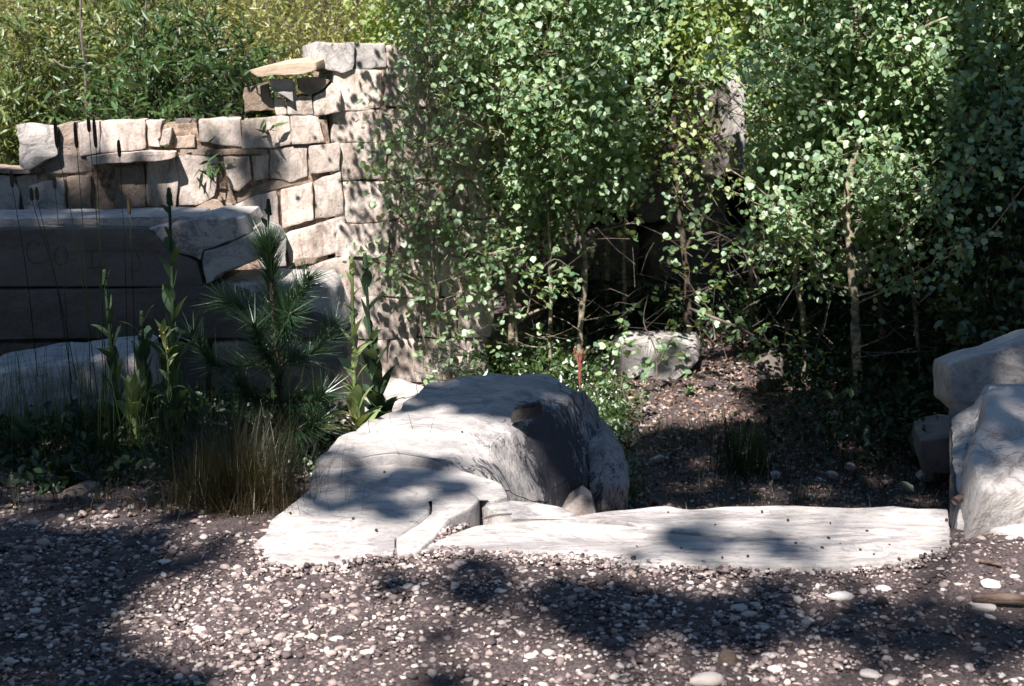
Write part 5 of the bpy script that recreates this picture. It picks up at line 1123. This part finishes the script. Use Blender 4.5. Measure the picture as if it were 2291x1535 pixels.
def sy(pts, Y, cover, **k): shade([at(x, y, Y) for x, y in pts], cover, **k)
# gravel
sg([(-500, 1165), (560, 1225), (330, 1285), (250, 1400), (450, 1540), (400, 1700), (-500, 1700)], 0, 0.985)
sg([(900, 1325), (1300, 1330), (2400, 1375), (2600, 1500), (2000, 1475), (1600, 1430), (1250, 1420), (1000, 1350)], 0, 0.93)
sg([(900, 1440), (1120, 1440), (1150, 1560), (900, 1560)], 0, 0.6)
sg([(600, 1262), (1000, 1256), (1900, 1266), (1900, 1290), (1000, 1300), (850, 1295)], 0, 0.4)
# slabs
sg([(705, 1032), (960, 1045), (940, 1075), (1040, 1110), (980, 1155), (800, 1150), (700, 1090)], 0, 0.82, t0=10, t1=15)
sg([(960, 835), (1420, 835), (1420, 1010), (1240, 965), (1100, 935), (900, 925)], 0, 0.96, t0=8, t1=12)
sg([(1480, 1185), (1780, 1195), (1740, 1240), (1530, 1240)], 0, 0.82, t0=10, t1=15)
sg([(1000, 1120), (1300, 1125), (1250, 1155), (1040, 1150)], 0, 0.45)
sy([(1180, 930), (1420, 950), (1430, 1150), (1180, 1130)], 5.4, 0.75)
sg([(2120, 740), (2600, 740), (2600, 990), (2200, 1000), (2150, 1010)], 0.25, 0.85)
# left beds and beams
sg([(-500, 925), (740, 935), (700, 1030), (590, 1180), (-500, 1180)], -0.1, 0.85)
sy([(-300, 475), (430, 470), (560, 480)], 6.6, 0.1) if False else None
sg([(-400, 500), (430, 495), (545, 492), (480, 455), (-400, 455)], 0.66, 0.95)
sy([(-300, 485), (440, 480), (590, 525), (600, 640), (760, 650), (770, 940), (-300, 940)], 6.2, 0.97)
sy([(-300, 485), (440, 485), (760, 650), (760, 940), (-300, 940)], 6.2, 0.92, t0=8, t1=12)
sy([(-100, 350), (200, 345), (330, 380), (330, 480), (-100, 480)], 7.1, 0.93)
sy([(440, 262), (650, 258), (652, 330), (600, 345), (440, 335)], 7.2, 0.96, t0=8, t1=12)
sy([(600, 335), (700, 330), (690, 400), (600, 410)], 7.3, 0.75, t0=8, t1=12)
sy([(60, 360), (230, 345), (230, 365), (80, 392)], 7.1, 0.96, t0=8, t1=12)
sy([(400, 0), (560, 0), (560, 240), (400, 260)], 7.5, 0.55)
sy([(-300, 770), (320, 770), (320, 960), (-300, 960)], 5.75, 0.93, t0=6, t1=10)
sy([(2130, 200), (2500, 150), (2500, 760), (2130, 760)], 7.6, 0.97, t0=6, t1=10)
sy([(1350, 740), (1580, 740), (1580, 870), (1350, 870)], 7.9, 0.6, t0=10, t1=14)
# hollow and right side
sy([(1640, 640), (1950, 560), (2100, 430), (2160, 250), (2500, 150), (2500, 1130), (1650, 1130), (1720, 900)], 7.0, 0.97)
sy([(1330, 460), (1850, 470), (1850, 860), (1600, 800), (1330, 720)], 8.4, 0.88)
sg([(1400, 965), (1700, 950), (2150, 1000), (2150, 1135), (1400, 1135)], -0.5, 0.9)
sy([(1420, 260), (1560, 250), (1590, 480), (1350, 480), (1350, 400)], 9.4, 0.85)
# general canopy beside the lit areas
for (x0, x1, y0, y1, n) in [(-9, -3.4, -2, 10, 2600), (3.6, 10, -2, 10, 3200), (-8, 8, -9, 1.6, 3200)]:
    for i in range(n):
        q = Vector((random.uniform(x0, x1), random.uniform(y0, y1), 0.0)); q = q+SUN*random.uniform(10, 17); crown_pts.append(tuple(q))
# low boughs added out of view round the clearing to cut the sky light
for (x0, x1, y0, y1, z0, z1, k) in [(-13, 13, -13, -8, 0.8, 10, 5200), (-11, -6.2, -8, 9, 0.6, 9, 4200), (6.2, 11, -8, 9, 0.6, 9, 4200)]:
    for _ in range(k): crown_pts.append((random.uniform(x0, x1), random.uniform(y0, y1), random.uniform(z0, z1)))
CP = np.array(crown_pts)
# gaps cut in the crowns to let the sun reach the ground, the wall and the young trees
def gap(world_pts, keep=0.0):
    global CP
    uv = [uvp(p) for p in world_pts]; U = CP@np.array(Su); Vv = CP@np.array(Sv); ins_ = np.zeros(len(CP), bool); j = len(uv)-1
    for i in range(len(uv)):
        (xi, yi), (xj, yj) = uv[i], uv[j]
        c = ((yi > Vv) != (yj > Vv)) & (U < (xj-xi)*(Vv-yi)/((yj-yi) or 1e-9)+xi); ins_ ^= c; j = i
    CP = CP[~(ins_ & (rng.random(len(CP)) >= keep))]
gap([at(x, y, 5.25) for x, y in [(740, 580), (850, 580), (860, 960), (740, 985)]], 0.15)
gap([R3.at(x, y) for x, y in [(1590, 150), (1680, 150), (1680, 400), (1590, 400)]])
gap([W2.at(x, y) for x, y in [(740, 90), (1140, 90), (1140, 850), (740, 850)]], 0.05)
gap([gz(x, y, -0.06) for x, y in [(940, 1040), (1180, 950), (1250, 1050), (1190, 1110), (1080, 1100)]], 0.1)
gap([at(x, y, 7.35) for x, y in [(640, 240), (760, 240), (770, 520), (640, 520)]])
gap([at(x, y, 7.1) for x, y in [(225, 270), (370, 268), (400, 345), (400, 470), (335, 460), (330, 345), (230, 345)]])
gap([gz(x, y, 0) for x, y in [(600, 1190), (900, 1180), (960, 1230), (900, 1262), (600, 1262)]], 0.1)
gap([gz(x, y, 0) for x, y in [(750, 965), (1100, 950), (1180, 990), (1060, 1030), (740, 1025)]], 0.1)
gap([gz(x, y, 0) for x, y in [(340, 1300), (900, 1300), (1100, 1370), (1500, 1450), (2000, 1500), (1900, 1540), (1150, 1560), (950, 1420), (800, 1560), (480, 1500), (350, 1380)]], 0.12)
gap([at(x, y, 7.8) for x, y in [(850, -60), (2050, -60), (2050, 300), (1900, 420), (1250, 420), (1180, 640), (850, 600)]], 0.05)
gap([gz(x, y, -0.5) for x, y in [(1480, 860), (1680, 860), (1680, 950), (1440, 945)]], 0.1)
gap([at(x, y, 5.3) for x, y in [(340, 780), (400, 780), (400, 900), (340, 900)]], 0.1)
trunks = [(-5.5, -3.2), (-2.6, -6.0), (1.4, -6.5), (4.6, -3.6), (5.6, 1.2), (-6.5, 2.5), (0.2, -10.5)]
T2 = np.array(trunks); own = np.argmin(((CP[:, None, :2]-T2[None])**2).sum(2), 1)
tl_names = ['tall tree behind the viewer to the left', 'tall tree behind the viewer left of centre', 'tall tree behind the viewer right of centre', 'tall tree behind the viewer to the right', 'tall tree at the right, beside the marble block', 'tall tree at the left beside the flower bed', 'tall tree farthest behind the viewer']
for i, (tx, ty) in enumerate(trunks):
    q = CP[own == i]
    if len(q) == 0: continue
    b = Vector((tx, ty, gzf(tx, ty)-0.1)); zt = float(q[:, 2].max()); t = thing('tall_tree', tl_names[i], 'tree', b, 'tall trees shading the place')
    mb = MB(); mb.tube(smooth_path([b, b+Vector((0.1, 0.05, zt*0.5)), b+Vector((0, 0.1, zt))], 5), np.linspace(0.17, 0.03, 11), 9)
    for s in q[rng.integers(0, len(q), 14)]:
        e = Vector(s); z0 = max(3.0, e.z-2.5*random.random()-0.5); z0 = min(z0, zt); p0 = Vector((b.x, b.y, z0)); mb.tube([p0, p0.lerp(e, 0.5)+Vector((0, 0, 0.3)), e], [0.035, 0.02, 0.006], 5)
    link('trunk', mb.mesh('trunk', 'barkdk'), t)
    d = rdir(len(q)); lowb = (q[:, 1] < -7.9) | (np.abs(q[:, 0]) > 6.15); V, F, _ = leaves(q, d, LA*rng.uniform(0.8, 1.25, len(q))*np.where(lowb, 2.0, 1.0), 'clump', rng.uniform(-1.5, 1.5, len(q)))
    o = link('crown', npmesh('crown', V, F, M['coverdk'], True), t); o['kind'] = 'stuff'
